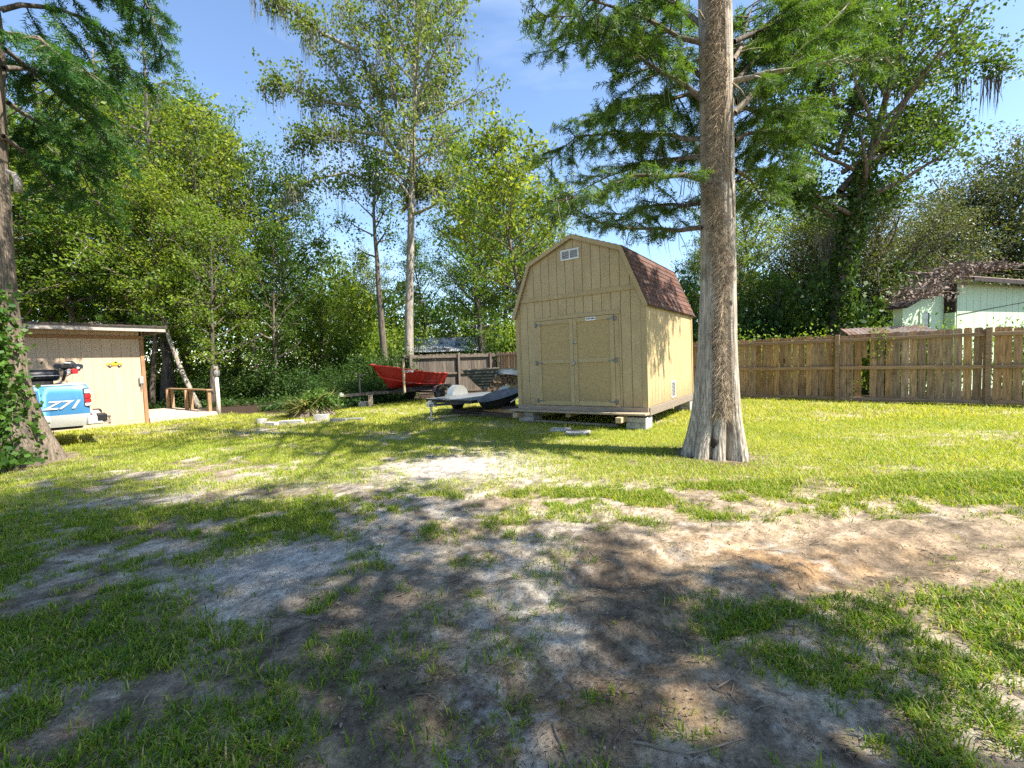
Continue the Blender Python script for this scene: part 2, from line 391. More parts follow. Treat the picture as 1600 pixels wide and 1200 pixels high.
MAT['twig'] = bsdf_mat('dry_twig', (0.26, 0.20, 0.15), 0.9, var=0.2, scale=12)
# leaves
MAT['hardleaf'] = leaf_mat('hardwood_leaf', (0.038, 0.10, 0.014), (0.18, 0.265, 0.03), 0.48, objvar=.30, huevar=.03)
MAT['deepleaf'] = leaf_mat('deep_green_leaf', (0.03, 0.08, 0.014), (0.115, 0.19, 0.026), 0.36, objvar=.05)
MAT['limeleaf'] = leaf_mat('lime_leaf', (0.065, 0.15, 0.018), (0.21, 0.29, 0.035), 0.48, objvar=0.22)
MAT['sycleaf'] = leaf_mat('tall_tree_leaf', (0.09, 0.15, 0.03), (0.20, 0.25, 0.05), 0.42, objvar=0.08)
MAT['cypleaf'] = leaf_mat('cypress_leaf', (0.035, 0.095, 0.018), (0.085, 0.165, 0.025), 0.40, objvar=0.15)
MAT['oakleaf'] = leaf_mat('oak_leaf', (0.055, 0.085, 0.026), (0.125, 0.15, 0.05), 0.30, gloss=0.4)
MAT['darkleaf'] = leaf_mat('understory_leaf', (0.022, 0.055, 0.012), (0.075, 0.14, 0.025), 0.34, objvar=0.3)
MAT['ivy'] = leaf_mat('ivy_leaf', (0.03, 0.085, 0.014), (0.12, 0.21, 0.03), 0.36, objvar=0.05)
MAT['grass'] = leaf_mat('grass_blade', (0.05, 0.15, 0.012), (0.36, 0.42, 0.05), 0.42, objvar=0.0, gloss=0.3)
_t = MAT['grass'].node_tree; _mix = [n for n in _t.nodes if n.bl_idname == 'ShaderNodeMixRGB' and n.blend_type == 'MIX'][0]
_cr = _t.nodes.new('ShaderNodeValToRGB'); _e = _cr.color_ramp.elements
_e[0].position = 0.0; _e[0].color = (0.045, 0.135, 0.010, 1); _e[1].position = 0.86; _e[1].color = (0.40, 0.43, 0.055, 1)
_x = _e.new(0.5); _x.color = (0.215, 0.315, 0.024, 1); _x = _e.new(0.95); _x.color = (0.50, 0.40, 0.20, 1)
_at = [n for n in _t.nodes if n.bl_idname == 'ShaderNodeAttribute'][0]
_t.links.new(_at.outputs['Fac'], _cr.inputs['Fac'])
for _l in list(_mix.outputs[0].links): _t.links.new(_cr.outputs['Color'], _l.to_socket)
MAT['frond'] = leaf_mat('cut_frond', (0.05, 0.085, 0.02), (0.30, 0.27, 0.10), 0.3, objvar=0.0)

# ================================================================ GROUND
rs = np.random.RandomState(7)
def zg(x, y):
    x = np.asarray(x, float); y = np.asarray(y, float)
    near = 1 - 0.65 * sstep(5.0, 9.0, y)
    z = ((fbm(x * 0.9, y * 0.9, 11) - 0.5) * 0.075 + (fbm(x * 4.5, y * 4.5, 12, 3) - 0.5) * 0.035) * near
    # two shallow tyre ruts that curve across the bare soil
    for off in (0.0, 0.75):
        c = 1.62 + 0.52 * (x + 0.4) - 0.028 * (x + 0.4) ** 2 + off * 0.9
        d = (y - c)
        w = sstep(-2.2, -0.6, x) * (1 - sstep(5.5, 7.5, x))
        z = z - 0.028 * np.exp(-(d / 0.13) ** 2) * w + 0.014 * np.exp(-((np.abs(d) - 0.22) / 0.07) ** 2) * w
        z = z + 0.007 * np.sin((x * 0.9 + y * 0.5) * 42) * np.exp(-(d / 0.12) ** 2) * w
    return z
def lawn_edge(x):
    return np.interp(x, [-14, -8, -5, -3, -1.4, 0, 1.0, 1.8, 3.0, 4.6, 8, 14], [7.2, 6.3, 6.9, 7.6, 6.9, 5.5, 4.9, 4.2, 3.85, 3.65, 3.8, 4.2])
def cover(x, y):
    """how much of the soil the grass hides"""
    n = fbm(x * 0.8, y * 0.8, 3, 5, 0.55); n2 = fbm(x * 4.2, y * 4.2, 4, 5, .65); n3 = fbm(x * 0.35, y * 0.35, 5, 3)
    lawn = sstep(-0.5, 0.9, y - lawn_edge(x) + (n2 - 0.5) * 2.0 + (n - .5) * 1.4)
    right = sstep(-1.0, 1.5, x)
    thin = 1 - (1 - right) * 0.8 * sstep(0.44, 0.56, fbm(x * 0.55, y * 1.1, 21, 4)) - right * 0.75 * sstep(0.57, 0.67, fbm(x * 0.7, y * 1.1, 22, 4))
    # worn track past the brush pile
    tr = np.exp(-((y - (9.0 - 0.35 * (x + 4))) / 0.55) ** 2) * sstep(-11, -6, x) * (1 - sstep(-1.8, -0.6, x))
    lawn = lawn * np.clip(thin, 0, 1) * (1 - 0.9 * tr * sstep(.3, .5, n2))
    fg = np.zeros_like(x)
    lft = 1 - sstep(-1.2, 0.0, x)
    fg = np.maximum(fg, lft * sstep(0.38, 0.57, 0.42 * n + 0.58 * n2) * 0.92)
    fg = np.maximum(fg, (1 - lft) * sstep(0.41, 0.61, 0.40 * n + 0.60 * n2) * 0.75)
    fg = np.maximum(fg, .30 * sstep(.46, .60, n2))
    corner = sstep(0.5, 1.2, x) * (1 - sstep(2.3, 2.9, y - 0.05 * x))
    fg = np.maximum(fg, corner * sstep(0.31, 0.50, 0.45 * n + 0.55 * n2) * 1.0)
    bare = sstep(0.0, 0.8, x) * sstep(2.3, 2.75, y) * (1 - sstep(3.4, 3.9, y))
    strip = np.exp(-((y - 4.55) / 0.45) ** 2) * sstep(-0.2, 0.5, x) * (1 - sstep(1.5, 2.2, x))
    fg = fg * (1 - 0.85 * bare)
    fg = np.maximum(fg, strip * sstep(.38, .5, n2) * 0.9)
    white = np.exp(-(((x + 1.75) / 0.55) ** 2 + ((y - 3.15) / 0.45) ** 2)) + np.exp(-(((x + 0.6) / 1.1) ** 2 + ((y - 6.1) / 0.7) ** 2))
    fg = fg * (1 - np.clip(1.3 * white, 0, 1)); lawn = lawn * (1 - 0.75 * np.clip(white, 0, 1))
    dirt = np.exp(-((y - 5.0 - .06 * (x + 3)) / .42) ** 2) * sstep(-6.2, -4.6, x) * (1 - sstep(-1.6, -.8, x)) * sstep(.42, .56, n2 * .5 + n * .5)
    fg = fg * (1 - .95 * dirt); lawn = lawn * (1 - .95 * dirt)
    woods = forest(x, y)
    roots = np.exp(-(((x - 2.82) / 0.9) ** 2 + ((y - 6.1) / 0.6) ** 2)) + np.exp(-(((x + 8.2) / 1.3) ** 2 + ((y - 6.9) / 1.0) ** 2))
    return np.clip(np.maximum(lawn, fg) * (1 - woods) * (1 - 0.8 * np.clip(roots, 0, 1)), 0, 1)
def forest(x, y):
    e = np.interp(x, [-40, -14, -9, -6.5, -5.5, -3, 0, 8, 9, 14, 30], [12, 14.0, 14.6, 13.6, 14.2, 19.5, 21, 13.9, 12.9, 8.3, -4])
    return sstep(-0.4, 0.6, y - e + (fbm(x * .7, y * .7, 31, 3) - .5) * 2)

# one sheet, fine where one stands and coarse far out
ys = np.concatenate([np.linspace(-40, -4, 8), np.linspace(-3, 0.9, 10), np.geomspace(1.0, 26, 250), np.geomspace(29, 500, 18)])
xp = np.concatenate([np.sinh(np.linspace(0.0, 3.6, 170)) / math.sinh(3.6) * 17, np.geomspace(19, 450, 14)])
xs = np.concatenate([-xp[::-1][:-1], xp])
GX, GY = np.meshgrid(xs, ys)
gx, gy = GX.ravel(), GY.ravel()
fade = (1 - sstep(15, 22, np.abs(gx))) * (1 - sstep(22, 28, gy))
gz = zg(gx, gy) * fade
nx, ny = len(xs), len(ys)
ii = np.arange((ny - 1) * (nx - 1)); r_, c_ = ii // (nx - 1), ii % (nx - 1)
gf = np.stack([r_ * nx + c_, r_ * nx + c_ + 1, (r_ + 1) * nx + c_ + 1, (r_ + 1) * nx + c_], 1)
cv = cover(gx, gy); fo = forest(gx, gy)
def lerp(a, b, t): return a + (b - a) * t[:, None]
sand = np.array([0.50, 0.425, 0.325]); soil = np.array([0.30, 0.232, 0.16]); dark = np.array([0.135, 0.104, 0.074])
orange = np.array([0.36, 0.225, 0.115]); tan = np.array([0.37, 0.28, 0.185]); thatch = np.array([0.27, 0.26, 0.085]); litter = np.array([0.055, 0.038, 0.026])
CBX, CBY = 2.85, 6.28
n_a = fbm(gx * 1.2, gy * 1.2, 41, 5, .6); n_b = fbm(gx * 3.1, gy * 3.1, 42, 4); n_c = fbm(gx * .6, gy * .6, 43, 4)
c0 = lerp(np.repeat(soil[None], len(gx), 0), sand[None], sstep(0.40, 0.60, .6 * n_a + .4 * n_b))
og = np.clip(np.exp(-(((gx - 1.9) / 1.3) ** 2 + ((gy - 2.95) / 0.55) ** 2)) + 0.8 * np.exp(-(((gx + .15) / .9) ** 2 + ((gy - 1.7) / .35) ** 2)) + .5 * np.exp(-((gx - .6) / .7) ** 2 - ((gy - 1.9) / .4) ** 2), 0, 1)
rt = sstep(0.2, 1.6, gx) * sstep(2.3, 3.0, gy) * (1 - sstep(4.2, 5.2, gy))
c0 = lerp(c0, tan[None], rt * 0.75 * sstep(.3, .55, n_a))
c0 = lerp(c0, orange[None], og * sstep(.35, .58, n_b) * .95)
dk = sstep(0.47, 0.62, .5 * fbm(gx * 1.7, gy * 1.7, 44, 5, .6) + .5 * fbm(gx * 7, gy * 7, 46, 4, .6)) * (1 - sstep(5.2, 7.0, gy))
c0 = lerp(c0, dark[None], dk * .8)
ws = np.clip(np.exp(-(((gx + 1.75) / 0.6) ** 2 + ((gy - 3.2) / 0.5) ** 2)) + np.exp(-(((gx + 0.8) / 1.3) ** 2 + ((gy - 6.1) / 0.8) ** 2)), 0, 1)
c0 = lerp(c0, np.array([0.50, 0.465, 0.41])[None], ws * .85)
n_d = fbm(gx * 11, gy * 11, 47, 5, .7); n_e = fbm(gx * 26 + gy * 9, gy * 30, 48, 3, .7)
c0 = c0 * (1 + 1.1 * (n_d - .5) + .8 * (n_e - .5))[:, None]
c0 = lerp(c0, np.array([.55, .51, .45])[None], sstep(.56, .66, n_d) * sstep(.4, .6, n_a) * .45 * (1 - fo))
c0 = lerp(c0, thatch[None], cv * (0.35 + .45 * sstep(4.0, 6.0, gy)))
rb = np.clip(np.exp(-((np.hypot(gx - CBX, gy - CBY) - .2) / .42) ** 2) + np.exp(-((np.hypot(gx + 8.5, gy - 7.0) - .4) / .8) ** 2), 0, 1)
c0 = lerp(c0, np.array([.13, .09, .06])[None], rb * (.5 + .5 * n_d) * .95)
c0 = lerp(c0, litter[None], fo)  # leaf litter brown, darkened to stand in for woodland shade
far = np.clip(sstep(24, 60, gy) + sstep(18, 60, np.abs(gx)), 0, 1)
c0 = lerp(c0, np.array([0.07, 0.085, 0.03])[None], far)
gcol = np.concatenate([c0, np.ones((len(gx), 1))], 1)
def ground_mat():
    m, t, N, L, out = nt('soil_and_turf')
    p = N.new('ShaderNodeBsdfPrincipled'); p.inputs['Roughness'].default_value = 0.95; p.inputs['Specular IOR Level'].default_value = 0.1
    L.new(p.outputs[0], out.inputs[0])
    a = N.new('ShaderNodeAttribute'); a.attribute_name = 'tint'
    g = N.new('ShaderNodeTexCoord')
    n1 = N.new('ShaderNodeTexNoise'); n1.inputs['Scale'].default_value = 9; n1.inputs['Detail'].default_value = 9; n1.inputs['Roughness'].default_value = .72
    n2 = N.new('ShaderNodeTexNoise'); n2.inputs['Scale'].default_value = 55; n2.inputs['Detail'].default_value = 6; n2.inputs['Roughness'].default_value = .7
    L.new(g.outputs['Object'], n1.inputs['Vector']); L.new(g.outputs['Object'], n2.inputs['Vector'])
    r1 = N.new('ShaderNodeMapRange'); r1.inputs['From Min'].default_value = .32; r1.inputs['From Max'].default_value = .68; r1.inputs['To Min'].default_value = .5; r1.inputs['To Max'].default_value = 1.3
    r2 = N.new('ShaderNodeMapRange'); r2.inputs['From Min'].default_value = .3; r2.inputs['From Max'].default_value = .62; r2.inputs['To Min'].default_value = .5; r2.inputs['To Max'].default_value = 1.12
    L.new(n1.outputs['Fac'], r1.inputs['Value']); L.new(n2.outputs['Fac'], r2.inputs['Value'])
    mm = N.new('ShaderNodeMath'); mm.operation = 'MULTIPLY'; L.new(r1.outputs[0], mm.inputs[0]); L.new(r2.outputs[0], mm.inputs[1])
    sc = N.new('ShaderNodeVectorMath'); sc.operation = 'SCALE'; L.new(a.outputs['Color'], sc.inputs[0]); L.new(mm.outputs[0], sc.inputs['Scale'])
    # crumbs of bark and rotten leaf
    vo = N.new('ShaderNodeTexVoronoi'); vo.inputs['Scale'].default_value = 34; vo.inputs['Randomness'].default_value = 1
    mpn = N.new('ShaderNodeMapping'); mpn.inputs['Scale'].default_value = (1, 1.9, 1); mpn.inputs['Rotation'].default_value = (0, 0, .6)
    L.new(g.outputs['Object'], mpn.inputs['Vector']); L.new(mpn.outputs[0], vo.inputs['Vector'])
    r3 = N.new('ShaderNodeMapRange'); r3.inputs['From Min'].default_value = .12; r3.inputs['From Max'].default_value = .2; r3.inputs['To Min'].default_value = .55; r3.inputs['To Max'].default_value = 0
    L.new(vo.outputs['Distance'], r3.inputs['Value'])
    m4 = N.new('ShaderNodeMath'); m4.operation = 'MULTIPLY'; L.new(r3.outputs[0], m4.inputs[0]); L.new(n1.outputs['Fac'], m4.inputs[1])
    mx_ = N.new('ShaderNodeMixRGB'); mx_.inputs[2].default_value = (.07, .05, .035, 1); L.new(m4.outputs[0], mx_.inputs[0]); L.new(sc.outputs[0], mx_.inputs[1])
    L.new(mx_.outputs[0], p.inputs['Base Color'])
    b = N.new('ShaderNodeBump'); b.inputs['Strength'].default_value = .8; b.inputs['Distance'].default_value = .03
    L.new(n1.outputs['Fac'], b.inputs['Height'])
    b2 = N.new('ShaderNodeBump'); b2.inputs['Strength'].default_value = .6; b2.inputs['Distance'].default_value = .008
    L.new(n2.outputs['Fac'], b2.inputs['Height']); L.new(b.outputs[0], b2.inputs['Normal']); L.new(b2.outputs[0], p.inputs['Normal'])
    return m
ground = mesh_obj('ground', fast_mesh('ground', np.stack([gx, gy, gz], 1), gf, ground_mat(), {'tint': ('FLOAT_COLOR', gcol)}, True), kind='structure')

# ================================================================ SHED
SHED = empty('storage_shed', (1.4018, 9.4944, 0.4213), -0.6183, 'tan barn shaped storage shed with double doors and brown shingle roof', 'shed')
SHED.rotation_euler = (0, -0.0097, -0.6183)
W2, DEP = 1.525, 3.6
EAVE = (1.587, 2.01); KNEE = (1.105, 3.19); PEAK = (0, 3.633)
def roof_z(x):
    x = abs(x)
    if x < KNEE[0]: return PEAK[1] + (KNEE[1] - PEAK[1]) * x / KNEE[0]
    return KNEE[1] + (EAVE[1] - KNEE[1]) * (x - KNEE[0]) / (EAVE[0] - KNEE[0])
def profile(inset=0.0):
    pts = [(-W2, 0), (W2, 0), (W2, roof_z(W2)), (KNEE[0], KNEE[1]), PEAK, (-KNEE[0], KNEE[1]), (-W2, roof_z(W2))]
    return [(x * (1 - inset / W2), max(z - inset, 0.0)) for x, z in pts]
MB().prism(profile(0.012), 'y', 0.02, DEP - 0.02).build('wall', MAT['gap'], SHED)
TRIMZ = (2.33, 2.425)
gapw = 0.005
pitch = 0.2033
def clip_plank(a, b, z0):
    top = [(x, roof_z(x) - 0.012) for x in (a, b)]
    poly = [(a, z0), (b, z0), (b, top[1][1])]
    for kx in (KNEE[0], 0, -KNEE[0]):
        if a < kx < b: poly.append((kx, roof_z(kx) - 0.012))
    poly.append((a, top[0][1]))
    return poly
k0 = -W2
edges = [-W2]
x = -W2 + 0.115
while x < W2 - 0.05: edges.append(x); x += pitch
edges.append(W2)
DOORX = (-1.025, 0.975)
for a, b in zip(edges[:-1], edges[1:]):
    aa, bb = a + gapw, b - gapw
    segs = []
    # below the trim board, cut out behind the doors
    if bb <= DOORX[0] + .06 or aa >= DOORX[1] - .06: segs.append((aa, bb, 0.0))
    elif aa >= DOORX[0] + .05 and bb <= DOORX[1] - .05: segs.append((aa, bb, 1.90))
    else:
        ce = DOORX[0] + .06 if aa < DOORX[0] + .05 else DOORX[1] - .06
        if aa < DOORX[0]: segs += [(aa, ce, 0.0), (ce, bb, 1.90)]
        else: segs += [(aa, ce, 1.90), (ce, bb, 0.0)]
    for (p, q, z0) in segs:
        if q - p < 0.01: continue
        zt = min(TRIMZ[0] + .02, roof_z(p) - .012, roof_z(q) - .012)
        MB().prism([(p, z0), (q, z0), (q, min(TRIMZ[0] + .02, roof_z(q) - .012)), (p, min(TRIMZ[0] + .02, roof_z(p) - .012))], 'y', -0.004, 0.014).build('plank', MAT['siding'], SHED)
    # gable boards above
    if abs(aa) < 1.40 or abs(bb) < 1.40:
        p, q = max(aa, -1.43), min(bb, 1.43)
        MB().prism(clip_plank(p, q, TRIMZ[0] + .03), 'y', -0.016, 0.014).build('plank', MAT['siding'], SHED)
MB().cbox(-1.37, 1.37, -0.034, -0.0165, *TRIMZ, c=.004).build('trim_board', MAT['trim'], SHED)
# side boards (right and left walls), back boards hidden from the yard are one sheet
sy = [0.0, 0.09]
while sy[-1] < DEP - 0.16: sy.append(sy[-1] + pitch)
sy.append(DEP)
for s in (1, -1):
    for a, b in zip(sy[:-1], sy[1:]):
        xa, xb = (W2 - 0.014, W2 + 0.004) if s > 0 else (-W2 - 0.004, -W2 + 0.014)
        MB().box(xa, xb, a + gapw, b - gapw, 0.0, roof_z(W2) - 0.03).build('plank', MAT['siding'], SHED)
MB().prism(profile(0.006), 'y', DEP - .018, DEP).build('rear_wall', MAT['siding'], SHED)
for x0, x1, y0, y1 in ((W2 - .085, W2 + .008, -.022, -.0045), (-W2 - .008, -W2 + .085, -.022, -.0045), (W2 + .0045, W2 + .02, -.022, .075), (W2 + .0045, W2 + .02, DEP - .085, DEP)):
    MB().box(x0, x1, y0, y1, 0.0, 2.08).build('corner_trim', MAT['trim'], SHED)
# doors
MB().cbox(DOORX[0] - .03, DOORX[1] + .03, -.032, -.0045, 1.885, 1.965, c=.004).build('door_header', MAT['trim'], SHED)
for xa, xb in ((DOORX[0] - .0, DOORX[0] + .085), (DOORX[1] - .085, DOORX[1])):
    MB().cbox(xa, xb, -.028, -.0045, 0.0, 1.884, c=.004).build('door_jamb', MAT['trim'], SHED)
xm = -0.035
def door(xa, xb, hinge):
    b = 0.088
    d = MB().box(xa + .01, xb - .01, -.022, .0, .012, 1.872).build('door', MAT['door'], SHED)
    for p, q, z0, z1 in ((xa, xa + b, .008, 1.878), (xb - b, xb, .008, 1.878)):
        MB().cbox(p, q, -.046, -.0225, z0, z1, c=.004).build('stile', MAT['trim'], d)
    for z0, z1 in ((.008, .008 + b * 1.1), (.925, 1.01), (1.79, 1.878)):
        MB().cbox(xa + b + .001, xb - b - .001, -.045, -.0225, z0, z1, c=.004).build('cross_rail', MAT['trim'], d)
    hx = xa if hinge < 0 else xb
    for z in (.10, .95, 1.80):
        h = MB()
        h.box(hx - .055, hx + .055, -.053, -.0465, z - .012, z + .012)
        h.box(hx + hinge * .02, hx + hinge * .058, -.054, -.0466, z - .05, z + .05)
        h.tube([(hx, -.056, z - .045), (hx, -.056, z + .045)], .008, 8)
        h.box(hx - hinge * .02, hx - hinge * .14, -.0535, -.0466, z - .014, z + .014) if hinge < 0 else h.box(hx - .14, hx - .02, -.0535, -.0466, z - .014, z + .014)
        h.build('hinge', MAT['hinge'], d)
    return d
d1 = door(DOORX[0] + .088, xm - .003, -1); d2 = door(xm + .003, DOORX[1] - .088, 1)
h = MB(); h.tube([(0, -.046, 0), (0, -.064, 0)], .034, 14); h.tube([(0, -.064, 0), (0, -.073, 0)], [.02, .014], 12)
o = h.build('deadbolt', MAT['steel'], d2, True); o.location = (xm + .045, 0, 1.36)
h = MB(); h.tube([(0, -.046, 0), (0, -.062, 0)], .028, 12); h.tube([(0, -.062, 0), (0, -.09, 0)], .011, 8); h.tube([(0.012, -.088, .005), (-.05, -.088, -.05), (-.06, -.086, -.085)], .011, 8)
o = h.build('handle', MAT['steel'], d2, True); o.location = (xm + .05, 0, .945)
pl = MB().cbox(.27, .50, -.052, -.0465, 1.795, 1.868, c=.003).build('name_plate', MAT['white'], SHED)
def text(s, size, mat, parent, loc, rot, name='lettering', shear=0.0, ext=.001, bold=0.0, sx=1.0):
    cu = bpy.data.curves.new(name, 'FONT'); cu.body = s; cu.size = size; cu.extrude = ext; cu.shear = shear; cu.align_x = 'CENTER'; cu.align_y = 'CENTER'; cu.offset = bold; cu.resolution_u = 2
    tmp = bpy.data.objects.new('tmp', cu); COL.objects.link(tmp)
    dg = bpy.context.evaluated_depsgraph_get(); me = bpy.data.meshes.new_from_object(tmp.evaluated_get(dg))
    bpy.data.objects.remove(tmp); me.materials.clear(); me.materials.append(mat)
    o = mesh_obj(name, me, parent); o.location = loc; o.rotation_euler = rot; o.scale = (sx, 1, 1)
    return o
text('TUFF SHED', .042, MAT['printblack'], pl, (.385, -.0535, 1.832), (PI / 2, 0, 0), bold=.0012, sx=.93)
# gable vent: white frame, two louvred openings
v = MB()
for a in (-.252, -.052, .150): v.box(a - .013, a + .013, -.052, -.0165, 3.135, 3.325)
for z in (3.135, 3.325): v.box(-.265, .163, -.0525, -.0165, z - .015, z + .015)
gv = v.build('gable_vent', MAT['white'], SHED)
MB().box(-.26, .16, -.022, -.0166, 3.13, 3.33).build('vent_backing', MAT['ventgrey'], gv)
for a, b in ((-.238, -.066), (-.038, .136)):
    for k in range(5):
        z = 3.155 + k * .033
        MB().add([(a, -.046, z), (b, -.046, z), (b, -.026, z + .03), (a, -.026, z + .03), (a, -.043, z - .003), (b, -.043, z - .003), (b, -.0225, z + .027), (a, -.0225, z + .027)],
                 [(0, 1, 2, 3), (4, 7, 6, 5), (0, 4, 5, 1), (2, 6, 7, 3), (0, 3, 7, 4), (1, 5, 6, 2)]).build('louvre', MAT['louvre'], gv)
# wall vent low on the right side
v = MB()
for a in (1.61, 1.92): v.box(W2 + .0045, W2 + .02, a - .012, a + .012, .06, .41)
for z in (.06, .41): v.box(W2 + .0045, W2 + .0205, 1.598, 1.932, z - .012, z + .012)
wv = v.build('wall_vent', MAT['white'], SHED)
MB().box(W2 + .0045, W2 + .008, 1.61, 1.92, .06, .41).build('vent_backing', MAT['gap'], wv)
for k in range(10):
    z = .085 + k * .032
    MB().box(W2 + .009, W2 + .017, 1.62, 1.91, z, z + .017).build('louvre', MAT['ventgrey'], wv)
# roof: underlay, shingle courses, barge boards
rmb = MB()
for s in (1, -1):
    for (xa, za), (xb, zb) in ((EAVE, KNEE), (KNEE, PEAK)):
        rmb.add([(s * xa, -.07, za), (s * xb, -.07, zb), (s * xb, DEP + .06, zb), (s * xa, DEP + .06, za),
                 (s * xa, -.07, za - .03), (s * xb, -.07, zb - .03), (s * xb, DEP + .06, zb - .03), (s * xa, DEP + .06, za - .03)],
                [(0, 1, 2, 3), (7, 6, 5, 4), (0, 4, 5, 1), (1, 5, 6, 2), (2, 6, 7, 3), (3, 7, 4, 0)])
roof = rmb.build('roof', MAT['darkroof'], SHED)
rr = random.Random(3)
def shingles(A, B, s, ncourse, singly):
    A = Vector((s * A[0], 0, A[1])); B = Vector((s * B[0], 0, B[1])); d = (B - A); Lg = d.length; d.normalize()
    nrm = Vector((-d.z * -s * 1.0, 0, d.x * s * -1.0)); nrm = Vector((s * abs(d.z), 0, abs(d.x)))
    e = Lg / ncourse; joined = MB()
    for c in range(ncourse):
        y = -.075 - (c % 3) * .1; 
        while y < DEP + .06:
            w = .30 + rr.uniform(-.03, .03); y0, y1 = max(y, -.078), min(y + w, DEP + .068); y += w
            if y1 - y0 < .02: continue
            lo = -.012 + c * e + rr.uniform(-.004, .004); hi = c * e + e + .03
            p0 = A + d * lo; p1 = A + d * min(hi, Lg + .01); t0, t1 = .016 + rr.uniform(0, .004), .004
            v = []
            for yy in (y0 + .003, y1 - .003):
                v += [p0 + nrm * .0015, p0 + nrm * t0, p1 + nrm * t1, p1 + nrm * .001]
                for q in range(-4, 0): v[q] = Vector((v[q].x, yy, v[q].z))
            m = MB() if singly else joined
            m.add(v, [(0, 1, 2, 3), (7, 6, 5, 4), (0, 4, 5, 1), (1, 5, 6, 2), (2, 6, 7, 3), (3, 7, 4, 0)])
            if singly: m.build('shingle', MAT['shingle'], roof)
    if not singly: joined.build('shingle_courses', MAT['shingle'], roof, kind='stuff')
shingles(EAVE, KNEE, 1, 10, True)
shingles(KNEE, PEAK, 1, 9, False); shingles(EAVE, KNEE, -1, 10, False); shingles(KNEE, PEAK, -1, 9, False)
def barge(y0, y1):
    for s in (1, -1):
        for (A, B) in ((EAVE, KNEE), (KNEE, PEAK)):
            a0 = (s * (A[0] + .012), A[1] - .02); b0 = (s * B[0], B[1] + .004)
            if B is PEAK: a0 = (s * A[0], A[1] + .004); b0 = (0, B[1] + .004)
            dx, dz = b0[0] - a0[0], b0[1] - a0[1]; l = math.hypot(dx, dz); nx_, nz_ = -abs(dz) / l * s, -abs(dx) / l
            t = .085
            poly = [a0, b0, (b0[0] + nx_ * t * (0 if B is PEAK else .75), b0[1] + nz_ * t * (1.08 if B is PEAK else .9)), (a0[0] + nx_ * t, a0[1] + nz_ * t)]
            if B is KNEE: poly[2] = (b0[0] - s * .05, b0[1] - .075)
            if A is KNEE: poly[3] = (a0[0] - s * .05, a0[1] - .075)
            MB().prism(poly, 'y', y0, y1).build('barge_board', MAT['trim'], SHED)
barge(-.095, -.071); barge(DEP + .061, DEP + .085)
# floor frame, porch plank, skids
MB().cbox(-W2 - .02, W2 + .02, -.03, .02, -.16, -.002).build('rim_board', MAT['greywood'], SHED)
MB().cbox(W2 + .0, W2 + .045, .021, DEP + .02, -.165, -.004).build('rim_board', MAT['greywood'], SHED)
MB().cbox(-W2 - .045, -W2, .021, DEP + .02, -.165, -.004).build('rim_board', MAT['greywood'], SHED)
MB().cbox(-W2 - .1, W2 + .05, -.29, -.031, -.135, -.095).build('threshold_plank', MAT['paletimber'], SHED)
for sxx in (-1.42, 1.08, -.3):
    MB().cbox(sxx - .06, sxx + .06, (-.42 if sxx > -1 and sxx != -.3 else -.36) if sxx != -.3 else .1, DEP, -.275, -.166).build('skid_beam', MAT['paletimber'], SHED)
MB().box(-W2, W2, .03, DEP, -.1, -.012).build('floor', MAT['gap'], SHED)

Ms = Matrix.Translation((1.4018, 9.4944, 0.0)) @ Matrix.Rotation(-0.6183, 4, 'Z')
def shed_pt(x, y, z=0): return Ms @ Vector((x, y, z))
bm_ = MB().cbox(-.2, .2, -.2, .2, -.05, .14, .008); bm_.cbox(-.2, .2, -.2, .2, .144, .245, .008)
blockme = bm_.mesh('concrete_block', MAT['concrete'])
for i, (x, y, lab) in enumerate(((1.33, .06, 'grey concrete block under the front right corner of the tan shed'), (1.36, 3.35, 'grey concrete block under the rear right corner of the tan shed'),
                             (-1.3, .12, 'grey concrete block under the front left corner of the tan shed'))):
    o = mesh_obj('concrete_block', blockme); o.location = shed_pt(x, y); o.rotation_euler.z = -0.6183; tag(o, lab, 'block', 'blocks that carry the tan shed')
pv = [(876, 673, .40, .34, 'left of the two flat pavers in the grass before the shed doors'), (903, 677.5, .46, .33, 'right one of the two flat pavers in the grass before the shed doors')]
for px, py, a, b, lab in pv:
    p = spot(px, py); o = MB().cbox(-a / 2, a / 2, -b / 2, b / 2, -.02, .045, .012).build('paver', MAT['concrete']); o.location = p; o.rotation_euler.z = -.25
    tag(o, lab, 'paver', 'flat pavers before the shed')
for y, x0, x1, lab in ((.05, -1.1, .9, 'long grey board lying on the ground under the shed front'),):
    o = MB().cbox(x0, x1, -.06, .06, .0, .05).build('loose_board', MAT['greywood']); o.location = shed_pt(0, y, .01); o.rotation_euler.z = -0.6183 + .02; tag(o, lab, 'board')

